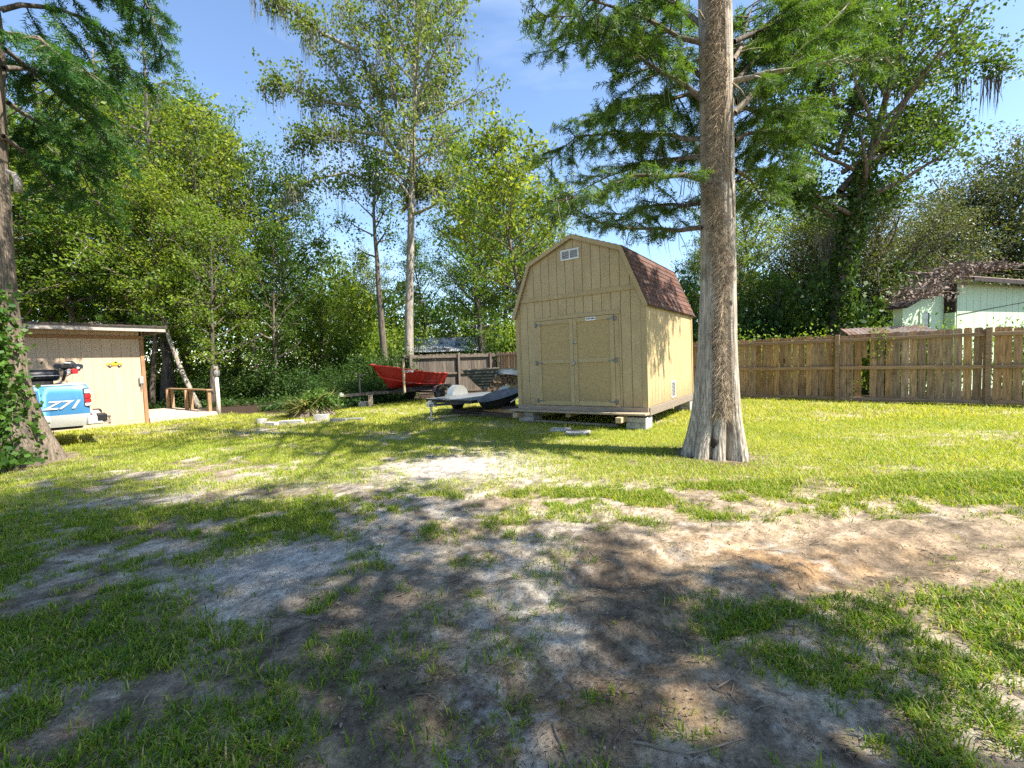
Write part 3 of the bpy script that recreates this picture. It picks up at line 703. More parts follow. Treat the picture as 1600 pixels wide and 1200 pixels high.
# ================================================================ FENCES
frng = random.Random(11)
def picket_me(w, h, t=.018, cut=.028):
    return MB().prism([(-w / 2, 0), (w / 2, 0), (w / 2, h - cut), (w / 2 - cut, h), (-w / 2 + cut, h), (-w / 2, h - cut)], 'y', -t / 2, t / 2)
PK = [picket_me(.143 + .004 * (k % 3), 1.80 + .014 * k).mesh('picket', MAT['picket']) for k in range(4)]
PKO = [picket_me(.150, 1.79 + .01 * k).mesh('old_picket', MAT['oldshadepicket']) for k in range(3)]
def fence(A, B, label, post_t, meshes, wood, pitch, missing=None, jitter=.006, railm=None):
    A, B = Vector((A[0], A[1], 0)), Vector((B[0], B[1], 0)); L = (B - A).length; yaw = math.atan2(B.y - A.y, B.x - A.x)
    root = empty('wooden_fence', A, yaw, label, 'fence')
    n = int(L / pitch)
    for i in range(n):
        x = (i + .5) * pitch
        me = meshes[frng.randrange(len(meshes))]
        if missing and abs(x - missing) < pitch * .5:
            o = picket_me(.11, .62).build('broken_picket', wood, root); o.location = (x - .02, .032, 1.2); o['label'] = 'short broken picket with a gap below it'; continue
        o = mesh_obj('picket', me, root); o.location = (x + frng.uniform(-jitter, jitter), .032 + frng.uniform(-.003, .003), .03 + frng.uniform(-.015, .015))
        o.rotation_euler = (0, frng.uniform(-.008, .008), 0)
    ps = sorted(post_t)
    for p in ps:
        MB().cbox(p - .05, p + .05, -.12, -.021, -.1, 1.86, .006).build('post', railm, root)
    e = [0] + ps + [L]
    for a, b in zip(e[:-1], e[1:]):
        a2, b2 = (a + .052 if a > 0 else 0), (b - .052 if b < L else L)
        if b2 - a2 < .05: continue
        for z0, z1 in ((.035, .125), (.885, .975), (1.655, 1.745)):
            MB().cbox(a2, b2, -.062 + frng.uniform(-.004, .004), .0225, z0, z1, .005).build('rail', railm, root)
    return root
fd = Vector((.7362, -.6768, 0)); f0 = Vector((7.38, 14.16, 0))
FA = f0 - fd * 11.0; FB = f0 + fd * 10.4
fposts = [11.0 + 2.49 + 2.9 * k for k in range(-4, 3)]
fence(FA, FB, 'brown picket fence with dog eared boards behind the tan shed and big trunk', fposts, PK, MAT['picket'], .163, missing=11.0 + 3.12, railm=MAT['rail'])
R0 = FA + Vector((-.02, .02, 0)); R1 = Vector((-4.6, 19.9, 0)); R2 = Vector((-8.6, 25.6, 0))
fence(R1, R0, 'weathered picket fence darkened for shade behind the red boat', [.06, 2.3, 3.9], PKO, MAT['oldshadepicket'], .155, railm=MAT['oldshadepicket'])
fence(R2, R1 - (R1 - R2).normalized() * .1, 'far shaded picket fence running back into the woods', [2.3, 4.7, 6.6], PKO, MAT['oldshadepicket'], .155, railm=MAT['oldshadepicket'])

# ================================================================ LEFT OUTBUILDING AND DECK
# local +x runs along the visible wall toward the deck, local -y faces the yard
LSY = math.atan2(.815, .579)
LS = empty('utility_shed', (-10.34, 12.49, 0), LSY, 'peach coloured utility shed with flat dark roof beside the wooden deck', 'shed')
WL, WD, WH = 4.6, 3.2, 2.52
MB().box(-WL, -.02, .02, WD, .0, WH).build('wall', MAT['gap'], LS)
n = int(WL / .2)
for k in range(n):
    a = -.09 - k * .2
    MB().box(a - .196, a, -.004, .018, .12, 2.37).build('plank', MAT['wall2'], LS)
MB().box(-WL, -.09, -.012, .018, .0, .117).build('base_board', MAT['wall2'], LS)
MB().cbox(-WL, .0, -.03, -.0045, 2.373, 2.46, .004).build('trim_board', MAT['browntrim'], LS)
for k in range(n):
    a = -.09 - k * .2
    MB().box(a - .197, a, -.004, .018, 2.463, 2.62).build('plank', MAT['wall2'], LS)
MB().cbox(-.088, .0, -.034, .05, .0, 2.37, .005).build('corner_post', MAT['browntrim'], LS)
MB().box(-.018, .0, .052, WD, .0, 2.6).build('side_wall', MAT['wall2'], LS)
b = MB().cbox(-.16, -.07, -.075, -.036, 1.13, 1.33, .006); b.tube([(-.115, -.055, 1.13), (-.115, -.055, .98)], .012, 8)
b.build('junction_box', MAT['ventgrey'], LS)
rf = MB().box(-WL - .36, .42, -.56, WD + .3, 2.668, 2.715).build('roof', MAT['darkroof'], LS)
MB().box(-WL - .32, .38, -.53, -.501, 2.555, 2.665).build('fascia', MAT['fascia'], rf)
MB().box(.361, .385, -.50, WD + .3, 2.55, 2.675).build('fascia', MAT['fascia'], rf)
MB().box(-WL - .3, .35, -.499, -.02, 2.635, 2.657).build('soffit', MAT['fascia'], rf)
lb = random.Random(5); l_ = MB()
for k in range(420):
    x = lb.uniform(-WL - .2, .3); y = lb.uniform(-.48, 1.5); z = 2.717 + lb.random() * .03 * (1 + math.sin(x * 3)); s = lb.uniform(.03, .09); a = lb.uniform(0, PI)
    c_, s_ = math.cos(a) * s, math.sin(a) * s
    l_.add([(x - c_, y - s_, z), (x + s_ * .4, y - c_ * .4, z + .012), (x + c_, y + s_, z + .01), (x - s_ * .4, y + c_ * .4, z + .006)], [(0, 1, 2, 3)])
l_.build('leaf_litter', MAT['deadleaf'], rf, kind='stuff')

DK = empty('wooden_deck', (-10.34, 12.49, 0), LSY, 'low wooden deck with brown hand rail at the end of the peach shed', 'deck')
DL, DD = 1.72, 3.7
for k in range(24):
    y = .02 + k * .153
    MB().cbox(.03, DL, y, y + .145, .10, .135, .004).build('deck_board', MAT['deck'], DK)
MB().cbox(.02, DL + .01, -.025, .018, .0, .10, .004).build('edge_board', MAT['deck'], DK)
MB().cbox(DL - .02, DL + .02, .02, DD, .0, .098, .004).build('edge_board', MAT['deck'], DK)
for y in (.30, 1.75, 3.45):
    for dx in ((0, .12) if y > 1 else (0,)):
        MB().cbox(DL - .12 - dx, DL - .03 - dx, y - .045 + dx * .6, y + .045 + dx * .6, .136, .80, .005).build('rail_post', MAT['railwood'], DK)
MB().cbox(DL - .17, DL + .0, .2, 3.68, .801, .842, .005).build('hand_rail', MAT['railwood'], DK)
PW = LS.matrix_world
def yard(x, y, z=0.0):  # a point given along the outbuilding's wall
    c, s = math.cos(LSY), math.sin(LSY); return Vector((-10.34 + x * c - y * s, 12.49 + x * s + y * c, z))
o = MB().tube([(0, 0, -.1), (.008, 0, .5), (-.006, .01, 1.22)], [.062, .058, .052], 10).build('wooden_post', MAT['whitepost'], None, True)
o.location = yard(DL + .1, .12); tag(o, 'whitewashed round post at the end of the deck rail under the owl', 'post')
OW = empty('owl_decoy', yard(DL + .1, .12, 1.22), 0.35, 'grey owl decoy perched on top of the whitewashed deck post', 'owl')
ob = MB(); ob.lathe([(.045, 0), (.075, .04), (.088, .11), (.082, .18), (.066, .225), (.070, .26), (.072, .30), (.055, .335), (.02, .348)], 14); ob.build('body', MAT['owl'], OW, True)
for s in (1, -1):
    MB().lathe([(.001, .0), (.019, .03), (.006, .06), (.001, .075)], 6, (s * .045, -.01, .315)).build('ear_tuft', MAT['owl'], OW, True)
    e = MB(); e.tube([(s * .028, -.058, .282), (s * .03, -.074, .282)], [.018, .014], 10); e.build('eye', MAT['yellow'], OW)
    w = MB(); w.grid([[(s * (.074 + .018 * math.sin(PI * i / 5)), -.05 + .1 * j / 4, .225 - .2 * i / 5) for j in range(5)] for i in range(6)]); w.build('wing', MAT['owl'], OW, True)
MB().lathe([(.014, 0), (.009, -.015), (.001, -.03)], 6, (0, -.074, .268)).build('beak', MAT['black'], OW)

# cut-out trucks hung on the wall
def cutout(name, x, z, sc, mat, label):
    root = empty(name, yard(x, -.012, z), LSY, label, 'wall sign')
    prof = [(-.30, .0), (-.30, .10), (-.27, .12), (-.05, .115), (-.02, .20), (.10, .205), (.17, .12), (.30, .10), (.32, .05), (.31, .0)]
    MB().prism([(p * sc, q * sc) for p, q in prof], 'y', -.012, -.001).build('panel', mat, root)
    MB().prism([(p * sc, q * sc) for p, q in ((.0, .125), (.015, .185), (.088, .188), (.135, .125))], 'y', -.016, -.0125).build('window', MAT['carglass'], root)
    for c in (-.17, .20):
        w = MB(); w.tube([(c * sc, -.001, 0.0), (c * sc, -.02, 0.0)], .068 * sc, 14); wo_ = w.build('wheel', MAT['rubber'], root)
        w = MB(); w.tube([(c * sc, -.0205, 0.0), (c * sc, -.026, 0.0)], .035 * sc, 12); w.build('hubcap', MAT['silver'], wo_)
    return root
def wall_hit(px, py):
    d = ray(px, py); nrm = Vector((math.sin(LSY), -math.cos(LSY), 0)); o = Vector((-10.34, 12.49, 0)); c = Vector((0, 0, EYE))
    t = (o - c).dot(nrm) / d.dot(nrm); P = c + d * t - o
    return P.x * math.cos(LSY) + P.y * math.sin(LSY), P.z
wx, wz = wall_hit(178.5, 571); cutout('truck_sign', wx, wz, .52, MAT['yellow'], 'small yellow cut-out pickup hung on the peach shed wall')
wx, wz = wall_hit(107, 575); cutout('truck_sign', wx, wz, .86, MAT['navy'], 'small dark navy cut-out pickup hung on the peach shed wall')

# ================================================================ TRUCK (heading away to the left; local +y is forward)
TY = math.atan2(.70, -.714)
TR = empty('pickup_truck', (-9.19, 9.53, 0), TY, 'blue and silver pickup truck with its rear corner showing behind the ivy trunk', 'pickup truck')
HW = .97
def side_sect(x_out, z):  # tumblehome of the body side
    t = (z - .62) / .62
    return x_out * (1 - .035 * max(0, t) ** 2 - .03 * max(0, -t))
def body_side(s):
    ys_ = [0.0, .04, .10, .2, .35, .5, .62] ; top = 1.235
    wheel_c, wr = 1.16, .50
    grid = []
    yl = [0.0, .05, .12, .25, .4, .55, .66] + [wheel_c - wr * math.cos(k * PI / 10) for k in range(11)] + [1.75, 1.9, 2.05]
    out = MB(); low = MB()
    rows_u, rows_l = [], []
    for y in yl:
        d = abs(y - wheel_c)
        zb = .42 + .02 * min(y, .5)
        if d < wr: zb = max(zb, .40 + math.sqrt(max(0, wr * wr - d * d)) )
        zmid = max(.665, zb + .004)
        cur = .03 * max(0, 1 - y / .12) ** 2
        up = []; lo = []
        for k in range(7):
            z = zmid + (top - zmid) * k / 6
            xx = s * (HW - cur + .022 * math.sin(PI * k / 6) - (.05 if k == 6 else 0))
            up.append((xx, y, z))
        for k in range(4):
            z = zb + (zmid - zb) * k / 3
            lo.append((s * (HW - cur - .05 * (1 - k / 3) ** 2 + .006), y, z))
        rows_u.append(up); rows_l.append(lo)
    out.grid(rows_u); low.grid(rows_l)
    # inner return of the rail
    out.grid([[(r[-1][0], r[-1][1], r[-1][2]), (r[-1][0] - s * .07, r[-1][1], r[-1][2] + .006), (r[-1][0] - s * .075, r[-1][1], .7)] for r in rows_u])
    return out, low
for s in (-1, 1):
    up, lo = body_side(s)
    bs = up.build('bed_side', MAT['blue'], TR, True); lo.build('lower_panel', MAT['silver'], TR, True)
    MB().cbox(s * (HW - .13), s * (HW - .035), .02, 2.05, 1.236, 1.262, .006).build('bed_rail_cap', MAT['silver'], TR) if s > 0 else MB().cbox(-HW + .035, -HW + .13, .02, 2.05, 1.236, 1.262, .006).build('bed_rail_cap', MAT['silver'], TR)
    tl = MB().cbox(min(s * (HW - .10), s * (HW + .016)), max(s * (HW - .10), s * (HW + .016)), -.022, .085, .80, 1.17, .012).build('tail_light', MAT['darksteel'], TR)
    for z0, z1, mm in ((.81, .87, 'whitelens'), (.878, .955, 'redlens'), (.963, 1.05, 'redlens'), (1.058, 1.15, 'whitelens')):
        MB().cbox(min(s * (HW - .095), s * (HW + .028)), max(s * (HW - .095), s * (HW + .028)), -.032, .066, z0, z1, .014).build('lens', MAT[mm], tl)
MB().cbox(-HW + .06, HW - .06, -.005, .05, .64, 1.225, .012).build('tailgate', MAT['blue'], TR)
MB().box(-HW + .1, HW - .1, .06, 2.05, .64, .68).build('bed_floor', MAT['darksteel'], TR)
bp = MB().cbox(-HW + .03, HW - .03, -.20, -.02, .44, .62, .02)
for s in (-1, 1): bp.cbox(min(s * (HW + .012), s * (HW - .1)), max(s * (HW + .012), s * (HW - .1)), -.19, .05, .43, .61, .02)
bpo = bp.build('rear_bumper', MAT['silver'], TR)
for s in (-1, 1): MB().cbox(min(s * (HW + .02), s * (HW - .3)), max(s * (HW + .02), s * (HW - .3)), -.25, -.085, .475, .635, .025).build('bumper_cap', MAT['black'], bpo)
hm = MB().bar((0, .2, .40), (0, -.36, .40), .06); hm.lathe([(.016, 0), (.016, .04), (.026, .05), (.032, .07), (.026, .095), (.008, .105)], 10, (0, -.33, .43)); hm.tube([(0, -.33, .43), (0, -.33, .32)], .02, 8)
hm.box(-.5, .5, .1, .3, .36, .44); hm.build('tow_hitch', MAT['rust'], TR)
MB().box(-.35 - .4, -.2, .12, .75, .36, .52).build('muffler', MAT['darksteel'], TR)
tyme = MB().lathe([(.20, -.13), (.33, -.13), (.375, -.10), (.385, 0), (.375, .10), (.33, .13), (.20, .13)], 28).mesh('tyre', MAT['rubber'], True)
rime = MB().lathe([(.02, .10), (.08, .105), (.10, .06), (.17, .075), (.21, .125), (.215, .10), (.21, -.1)], 20).mesh('rim', MAT['aluminium'], True)
for s in (-1, 1):
    for y in (1.16, 4.55):
        w = mesh_obj('wheel', tyme, TR); w.location = (s * (HW - .15), y, .38); w.rotation_euler = (0, s * PI / 2, 0); mesh_obj('rim', rime, w)
cabp = [(2.07, .45), (2.07, 1.24), (2.2, 1.80), (2.45, 1.86), (3.6, 1.84), (4.25, 1.28), (5.35, 1.17), (5.5, 1.05), (5.5, .5), (5.08, .5), (5.02, .72), (4.75, .9), (4.35, .9), (4.08, .72), (4.02, .45)]
cb = MB(); np_ = len(cabp)
for s in (-1, 1):
    pass
vv = []
for s in (-1, 1):
    for y, z in cabp: vv.append((s * (HW - (.13 * max(0, z - 1.2) / .66)), y, z))
cb.add(vv, [tuple(range(np_)), tuple(range(2 * np_ - 1, np_ - 1, -1))] + [(i, i + np_, (i + 1) % np_ + np_, (i + 1) % np_) for i in range(np_)])
cb.build('cab', MAT['blue'], TR)
for s in (-1, 1):
    g = MB().prism([(2.35, 1.27), (2.42, 1.77), (3.5, 1.77), (4.0, 1.27)], 'x', s * (HW - .055), s * (HW - .035))
    g.v = [(x - s * max(0, z - 1.2) * .13, y, z) for x, y, z in g.v]; g.build('window', MAT['carglass'], TR)
MB().add([(-.8, 4.26, 1.31), (.8, 4.26, 1.31), (.72, 3.67, 1.80), (-.72, 3.67, 1.80)], [(0, 1, 2, 3)]).build('windscreen', MAT['carglass'], TR)
MB().add([(-.74, 2.075, 1.32), (.74, 2.075, 1.32), (.70, 2.185, 1.76), (-.70, 2.185, 1.76)], [(0, 1, 2, 3)]).build('rear_window', MAT['carglass'], TR)
# Z71 sticker on the bed side, driver's side
text('Z71', .225, MAT['decal'], TR, (-HW - .0285, .40, .855), (PI / 2, 0, -PI / 2), 'bed_decal', shear=.42, bold=.006, sx=1.32)
# trolling motor and black grill barrel that ride above the bed
P = at(106, 588, 9.6)
TM = empty('trolling_motor', P, LSY, 'small black and red trolling motor with tiller above the blue truck bed', 'motor')
m_ = MB().cbox(-.13, .10, -.07, .07, .16, .27, .03); m_.build('motor_head', MAT['black'], TM)
MB().cbox(-.05, .055, -.074, .074, .272, .30, .01).build('white_cap', MAT['white'], TM)
MB().cbox(.04, .155, -.075, .04, .05, .155, .012).build('red_cover', MAT['red'], TM)
MB().cbox(-.02, .038, -.078, .03, .06, .15, .008).build('white_label', MAT['white'], TM)
MB().tube([(-.03, 0, .17), (-.04, 0, .05), (-.085, 0, -.10)], [.034, .028, .024], 10).build('shaft', MAT['black'], TM, True)
MB().tube([(-.06, -.01, -.07), (-.16, -.02, -.15), (-.22, -.02, -.17)], [.016, .022, .024], 10).build('tiller', MAT['black'], TM, True)
P = at(61, 587, 9.55)
BG = empty('grill_barrel', P, LSY, 'black barrel with a silver rim lying above the blue truck bed', 'barrel')
g_ = MB().tube([(-.55, 0, 0), (-.5, 0, 0), (.26, 0, 0), (.30, 0, 0)], [.10, .125, .125, .10], 18); g_.build('barrel', MAT['black'], BG, True)
MB().cbox(-.52, .29, -.135, .135, -.018, .0, .004).build('rim_strip', MAT['steel'], BG)
MB().tube([(.30, 0, -.02), (.42, 0, -.03), (.50, 0, .02)], .012, 8).build('handle', MAT['darksteel'], BG)
MB().box(-.3, .2, -.06, .06, -.36, -.12).build('cradle', MAT['darksteel'], BG)

# ================================================================ RED BOAT ON ITS TRAILER (local -y is the bow)
BYAW = -math.atan2(.56, .83)
BP = Vector((-3.85, 16.75, 0))
BT = empty('boat', (BP.x - .10, BP.y - .16, -.03), BYAW, 'red open fishing boat with pointed bow resting on a trailer by the fence', 'boat')
def hull_station(t):
    """t 0 bow .. 1 stern: half beam at gunwale, gunwale z, chine half beam, chine z, keel z, y"""
    y = -2.0 + 4.0 * t
    bm = .80 * (1 - (1 - t) ** 2.6) ** .75 if t > 0 else .012
    gz = 1.40 - .40 * (1 - (1 - t) ** 1.7)
    cb_ = .62 * (1 - (1 - max(0, (t - .06)) / .94) ** 2.2) if t > .06 else .008
    cz = 1.02 - .40 * (1 - (1 - t) ** 2.2)
    kz = .585 + .62 * max(0, (1 - t / .20)) ** 1.6 * (1 if t < .2 else 0) - .06 * t
    cz = max(cz, kz + .02)
    return y, max(bm, .012), gz, max(cb_, .008), cz, kz
for s in (1, -1):
    R = []; Rl = []
    for i in range(29):
        t = i / 28; y, bmx, gz_, cbx, cz, kz = hull_station(t)
        y2 = y + .30 * max(0, 1 - t / .22) * 0
        pts = []
        for k in range(6):
            u = k / 5; pts.append((s * (cbx + (bmx - cbx) * u ** .8), y - .34 * max(0, 1 - t / .25) * u, cz + (gz_ - cz) * u))
        R.append(pts)
        Rl.append([(s * cbx * (k / 4), y + .26 * max(0, 1 - t / .2) * (1 - k / 4), kz + (cz - kz) * (k / 4) ** 1.1) for k in range(5)])
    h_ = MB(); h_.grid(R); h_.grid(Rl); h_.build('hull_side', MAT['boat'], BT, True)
    MB().tube([Vector(r[0]) + Vector((s * .008, 0, 0)) for r in R], .013, 6).build('spray_rail', MAT['bootstripe'], BT)
    MB().tube([Vector(r[-1]) for r in R], .020, 6).build('gunwale', MAT['bootstripe'], BT)
    inn = MB(); inn.grid([[(p[0] * .90, p[1] + .05, p[2] + .004) for p in r] for r in R[1:]]); inn.build('inner_side', MAT['greyplastic'], BT, True)
y, bmx, gz_, cbx, cz, kz = hull_station(1)
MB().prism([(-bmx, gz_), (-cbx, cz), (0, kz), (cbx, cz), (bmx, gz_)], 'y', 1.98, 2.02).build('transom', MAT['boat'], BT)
MB().box(-.42, .42, -.4, 1.98, .70, .72).build('floor', MAT['greyplastic'], BT)
for y_ in (-.7, .35, 1.4): MB().box(-.34, .34, y_ - .13, y_ + .13, .93, .955).build('seat', MAT['greyplastic'], BT)
bw = MB(); bw.add([(0, -2.30, 1.415), (.20, -1.82, 1.385), (-.20, -1.82, 1.385)], [(0, 1, 2)]); bw.add([(0, -2.30, 1.40), (.20, -1.82, 1.37), (-.20, -1.82, 1.37)], [(0, 2, 1)]); bw.build('bow_deck', MAT['white'], BT)
# registration: white letters on the port bow
tt = .28; y, bmx, gz_, cbx, cz, kz = hull_station(tt)
y3, b3 = hull_station(.42)[:2]
ang = math.atan2(b3 - bmx, y3 - y)
text('FL 1770 NM', .125, MAT['white'], BT, (bmx + (b3 - bmx) * .35 + .035, y + (y3 - y) * .35 - .0, gz_ - .10), (PI / 2 - .22, 0, PI / 2 - ang), 'registration', bold=.002)
BT.scale = (1, .69, 1.06)
TRL = empty('boat_trailer', (BP.x, BP.y, 0), BYAW, 'black boat trailer under the red boat with pale guide posts', 'trailer')
fm = MB()
for s in (1, -1):
    fm.bar((s * .45, 1.9, .46), (s * .45, -.6, .46), .06, .09); fm.bar((s * .45, -.6, .46), (0, -2.35, .47), .06, .09)
fm.bar((0, -2.2, .47), (0, -2.95, .47), .07, .09)
for y_ in (-.6, .5, 1.8): fm.bar((-.5, y_, .47), (.5, y_, .47), .06)
fm.bar((-.72, .72, .32), (.72, .72, .32), .06)
for s in (1, -1): fm.bar((s * .33, -.9, .54), (s * .33, 1.85, .54), .08, .06)
fm.bar((0, -2.3, .47), (0, -2.3, 1.12), .05); fm.bar((0, -2.3, 1.1), (0, -2.12, 1.12), .05)
fm.build('frame', MAT['darksteel'], TRL)
cp = MB().cbox(-.045, .045, -3.1, -2.93, .44, .54, .015); cp.cbox(-.03, .03, -3.08, -2.98, .54, .58, .008); cp.build('coupler', MAT['aluminium'], TRL)
for s in (1, -1):
    w = MB().lathe([(.13, -.07), (.235, -.075), (.26, -.05), (.265, 0), (.26, .05), (.235, .075), (.13, .07)], 22).build('wheel', MAT['rubber'], TRL, True); w.location = (s * .80, .72, .265); w.rotation_euler = (0, s * PI / 2, 0)
    MB().lathe([(.02, .05), (.06, .055), (.10, .03), (.135, .06), (.135, -.05)], 14).build('rim', MAT['steel'], w, True)
    f_ = MB(); f_.grid([[(s * (.70 + .2 * j), .72 + .34 * math.cos(a_), .265 + .34 * math.sin(a_)) for j in (0, 1)] for a_ in [math.radians(15 + 150 * k / 10) for k in range(11)]]); f_.build('fender', MAT['steel'], TRL, True)
MB().bar((.92, -1.15, .45), (.92, -1.15, 1.62), .07, .05).build('guide_post', MAT['paletimber'], TRL)
MB().bar((-.92, .2, .45), (-.92, .2, 1.50), .05).build('guide_post', MAT['paletimber'], TRL)
MB().bar((.4, -1.15, .46), (.92, -1.15, .46), .05).build('guide_arm', MAT['darksteel'], TRL)
MB().bar((-.4, .2, .46), (-.92, .2, .46), .05).build('guide_arm', MAT['darksteel'], TRL)
# prop that carries the tongue
pr = MB().cbox(-.075, .075, -.09, .09, 0, .415, .006).build('timber_prop', MAT['greywood']); p_ = Matrix.Translation(BP) @ Matrix.Rotation(BYAW, 4, 'Z') @ Vector((.10, -1.95, 0)); pr.location = (p_.x, p_.y, 0); pr.rotation_euler.z = .3
tag(pr, 'pale upright timber block propping the boat trailer tongue', 'block')
pr = MB().cbox(-.14, .14, -.1, .1, 0, .19, .008).build('block', MAT['concrete']); p_ = Matrix.Translation(BP) @ Matrix.Rotation(BYAW, 4, 'Z') @ Vector((-.25, -2.0, 0)); pr.location = (p_.x, p_.y, 0)
tag(pr, 'grey concrete block on the ground beside the boat trailer prop', 'block')

# ================================================================ FLAT TRAILER, TUB, LUMBER
FT = empty('flat_trailer', (-1.66, 11.62, 0), -0.6183, 'low flat utility trailer with grey deck sheets and round silver fenders', 'trailer')
for k in range(5):
    MB().cbox(-.80 + k * .322, -.80 + k * .322 + .316, -.05, 2.35, .455, .475, .003).build('deck_sheet', MAT['platebed'], FT)
fm = MB()
for x in (-.79, .79): fm.bar((x, -.06, .42), (x, 2.36, .42), .06, .068)
for y_ in (-.03, 1.1, 2.33): fm.bar((-.76, y_, .41), (.76, y_, .41), .05, .06)
fm.bar((-.5, 0.0, .39), (0, -.62, .38), .05, .06); fm.bar((.5, 0.0, .39), (0, -.62, .38), .05, .06); fm.bar((-.85, 1.35, .30), (.85, 1.35, .30), .05)
fm.build('frame', MAT['darksteel'], FT)
cp = MB().cbox(-.045, .045, -.80, -.6, .35, .44, .015); cp.bar((-.13, -.62, .36), (.13, -.62, .36), .035); cp.bar((-.1, -.75, .42), (-.02, -.7, .50), .03); cp.build('coupler', MAT['aluminium'], FT)
jk = MB().tube([(0, -.68, .5), (0, -.68, .06)], .03, 10); jk.lathe([(.08, 0), (.08, .02), (.03, .05)], 12, (0, -.68, .01)); jk.build('jack', MAT['steel'], FT)
for s in (1, -1):
    w = MB().lathe([(.12, -.07), (.22, -.075), (.245, -.05), (.25, 0), (.245, .05), (.22, .075), (.12, .07)], 20).build('wheel', MAT['rubber'], FT, True); w.location = (s * .95, 1.35, .25); w.rotation_euler = (0, s * PI / 2, 0)
    MB().lathe([(.02, .05), (.10, .03), (.125, .06), (.125, -.05)], 14).build('rim', MAT['white'], w, True)
    f_ = MB()
    f_.grid([[(s * (.83 + .24 * j), 1.35 + .36 * math.cos(a_), .40 + .36 * math.sin(a_)) for j in (0, 1)] for a_ in [math.radians(180 * k / 14) for k in range(15)]])
    for xx in (.83, 1.07):
        f_.add([(s * xx, 1.35 + .36 * math.cos(a_), .40 + .36 * math.sin(a_)) for a_ in [math.radians(180 * k / 14) for k in range(15)]], [tuple(range(15))])
    f_.build('fender', MAT['aluminium'], FT)
for i, (x, y, rz, l, w_, h_, mm, lab) in enumerate(((-1.35, 11.75, .5, 1.3, .14, .05, 'paletimber', 'pale board lying under the front of the flat trailer'), (-.95, 11.55, -.35, .9, .18, .07, 'darkwood', 'dark board lying under the flat trailer near the tub'),
        (-1.0, 12.3, .15, 1.4, .2, .12, 'darkwood', 'thick dark timber under the middle of the flat trailer'))):
    o = MB().cbox(-l / 2, l / 2, -w_ / 2, w_ / 2, 0, h_, .006).build('timber', MAT[mm]); o.location = (x, y, .012); o.rotation_euler.z = rz; tag(o, lab, 'timber')
BK = empty('bucket', (-.62, 11.75, 0), .4, 'small black bucket on the grass between flat trailer and tub', 'bucket')
MB().lathe([(.10, 0), (.135, .27), (.145, .275), (.145, .30), (.125, .30), (.095, .02)], 18).build('pail', MAT['black'], BK, True)
MB().tube([(.14 * math.cos(a_), .02, .29 - .17 * math.sin(a_) * .9) for a_ in [PI * q / 10 for q in range(11)]], .005, 5).build('handle', MAT['steel'], BK, True)
# stack of lumber and, on it, the tub
LUM = Vector((-.42, 11.05, 0))
for i, (x, y, z, l, w_, h_, mm, lab) in enumerate((
        (.15, 0.1, .0, 1.1, .26, .14, 'darkwood', 'grey squared timber lowest in the lumber stack left of the tan shed'),
        (.15, .05, .142, .95, .12, .09, 'railwood', 'brown ended timber on the lumber stack left of the tan shed'),
        (.15, .22, .142, 1.1, .12, .09, 'railwood', 'red brown timber on the rear of the lumber stack by the shed'),
        (.15, .14, .234, 1.05, .26, .05, 'darkwood', 'thin grey plank on top of the lumber stack under the black tub'))):
    o = MB().cbox(-l / 2, l / 2, -w_ / 2, w_ / 2, 0, h_, .006).build('timber', MAT[mm]); p_ = LUM + Vector((x, y, z)); o.location = p_; o.rotation_euler.z = -0.6183 + (.12, -.1, .06, 0)[i]
    tag(o, lab, 'timber')
TB = empty('garden_cart', LUM + Vector((.05, .10, .35)), -.1, 'shallow black tub with pale grey inside lying on lumber by the shed', 'tub')
TB.rotation_euler = (.24, -.05, -.1)
def ring(a, b, z, shift=0, n=28): return [(a * math.cos(2 * PI * k / n) * (1.0 + .12 * math.cos(2 * PI * k / n)) + shift, b * math.sin(2 * PI * k / n), z + .10 * math.cos(2 * PI * k / n)) for k in range(n)]
def shell(rs_): 
    m = MB(); n = 28
    R = [p + [p[0]] for p in rs_]; m.grid(R); return m
ot = shell([ring(.22, .16, -.02), ring(.42, .27, .0), ring(.50, .33, .10), ring(.56, .38, .235), ring(.585, .40, .245)]); ot.build('outer_shell', MAT['black'], TB, True)
it = shell([ring(.585, .40, .2455), ring(.53, .36, .24), ring(.46, .31, .12), ring(.38, .25, .05), ring(.02, .02, .045)]); it.build('inner_shell', MAT['greyplastic'], TB, True)
hd = MB()
for s in (1, -1): hd.tube([(.35, s * .22, .1), (.66, s * .24, .28), (.80, s * .24, .30)], .017, 8)
hd.build('handle', MAT['steel'], TB)

# old jon boat and firewood against the rear fence
JB = empty('jon_boat', (-.25, 17.9, 0), .12, 'dark jon boat with a pale gunwale leaning near the firewood', 'boat')
j_ = MB()
prof_ = [(-1.75, 1.10), (-1.32, .62), (-1.0, .32), (1.7, .32), (1.7, 1.12)]
j_.prism(prof_, 'y', -.03, .0); j_.prism(prof_, 'y', 1.1, 1.13); j_.prism([(-1.75, 1.10), (-1.32, .62), (-1.0, .32), (-.98, .34), (-1.29, .64), (-1.71, 1.10)], 'y', .0, 1.1); j_.box(-1.0, 1.7, .0, 1.1, .30, .32)
j_.build('hull', MAT['olive'], JB)
for k in range(5): MB().bar((-1.63 + k * .10, -.045, .98 - k * .115), (1.6, -.045, .98 - k * .115), .03).build('rib', MAT['olive'], JB)
MB().bar((-1.80, -.03, 1.12), (-.25, -.04, 1.165), .055, .04).build('gunwale', MAT['greywood'], JB)
for x in (-.8, 1.2):
    for y_ in (.1, .95): MB().box(x - .1, x + .1, y_ - .08, y_ + .08, 0, .30).build('support', MAT['greywood'], JB)
lgm = []
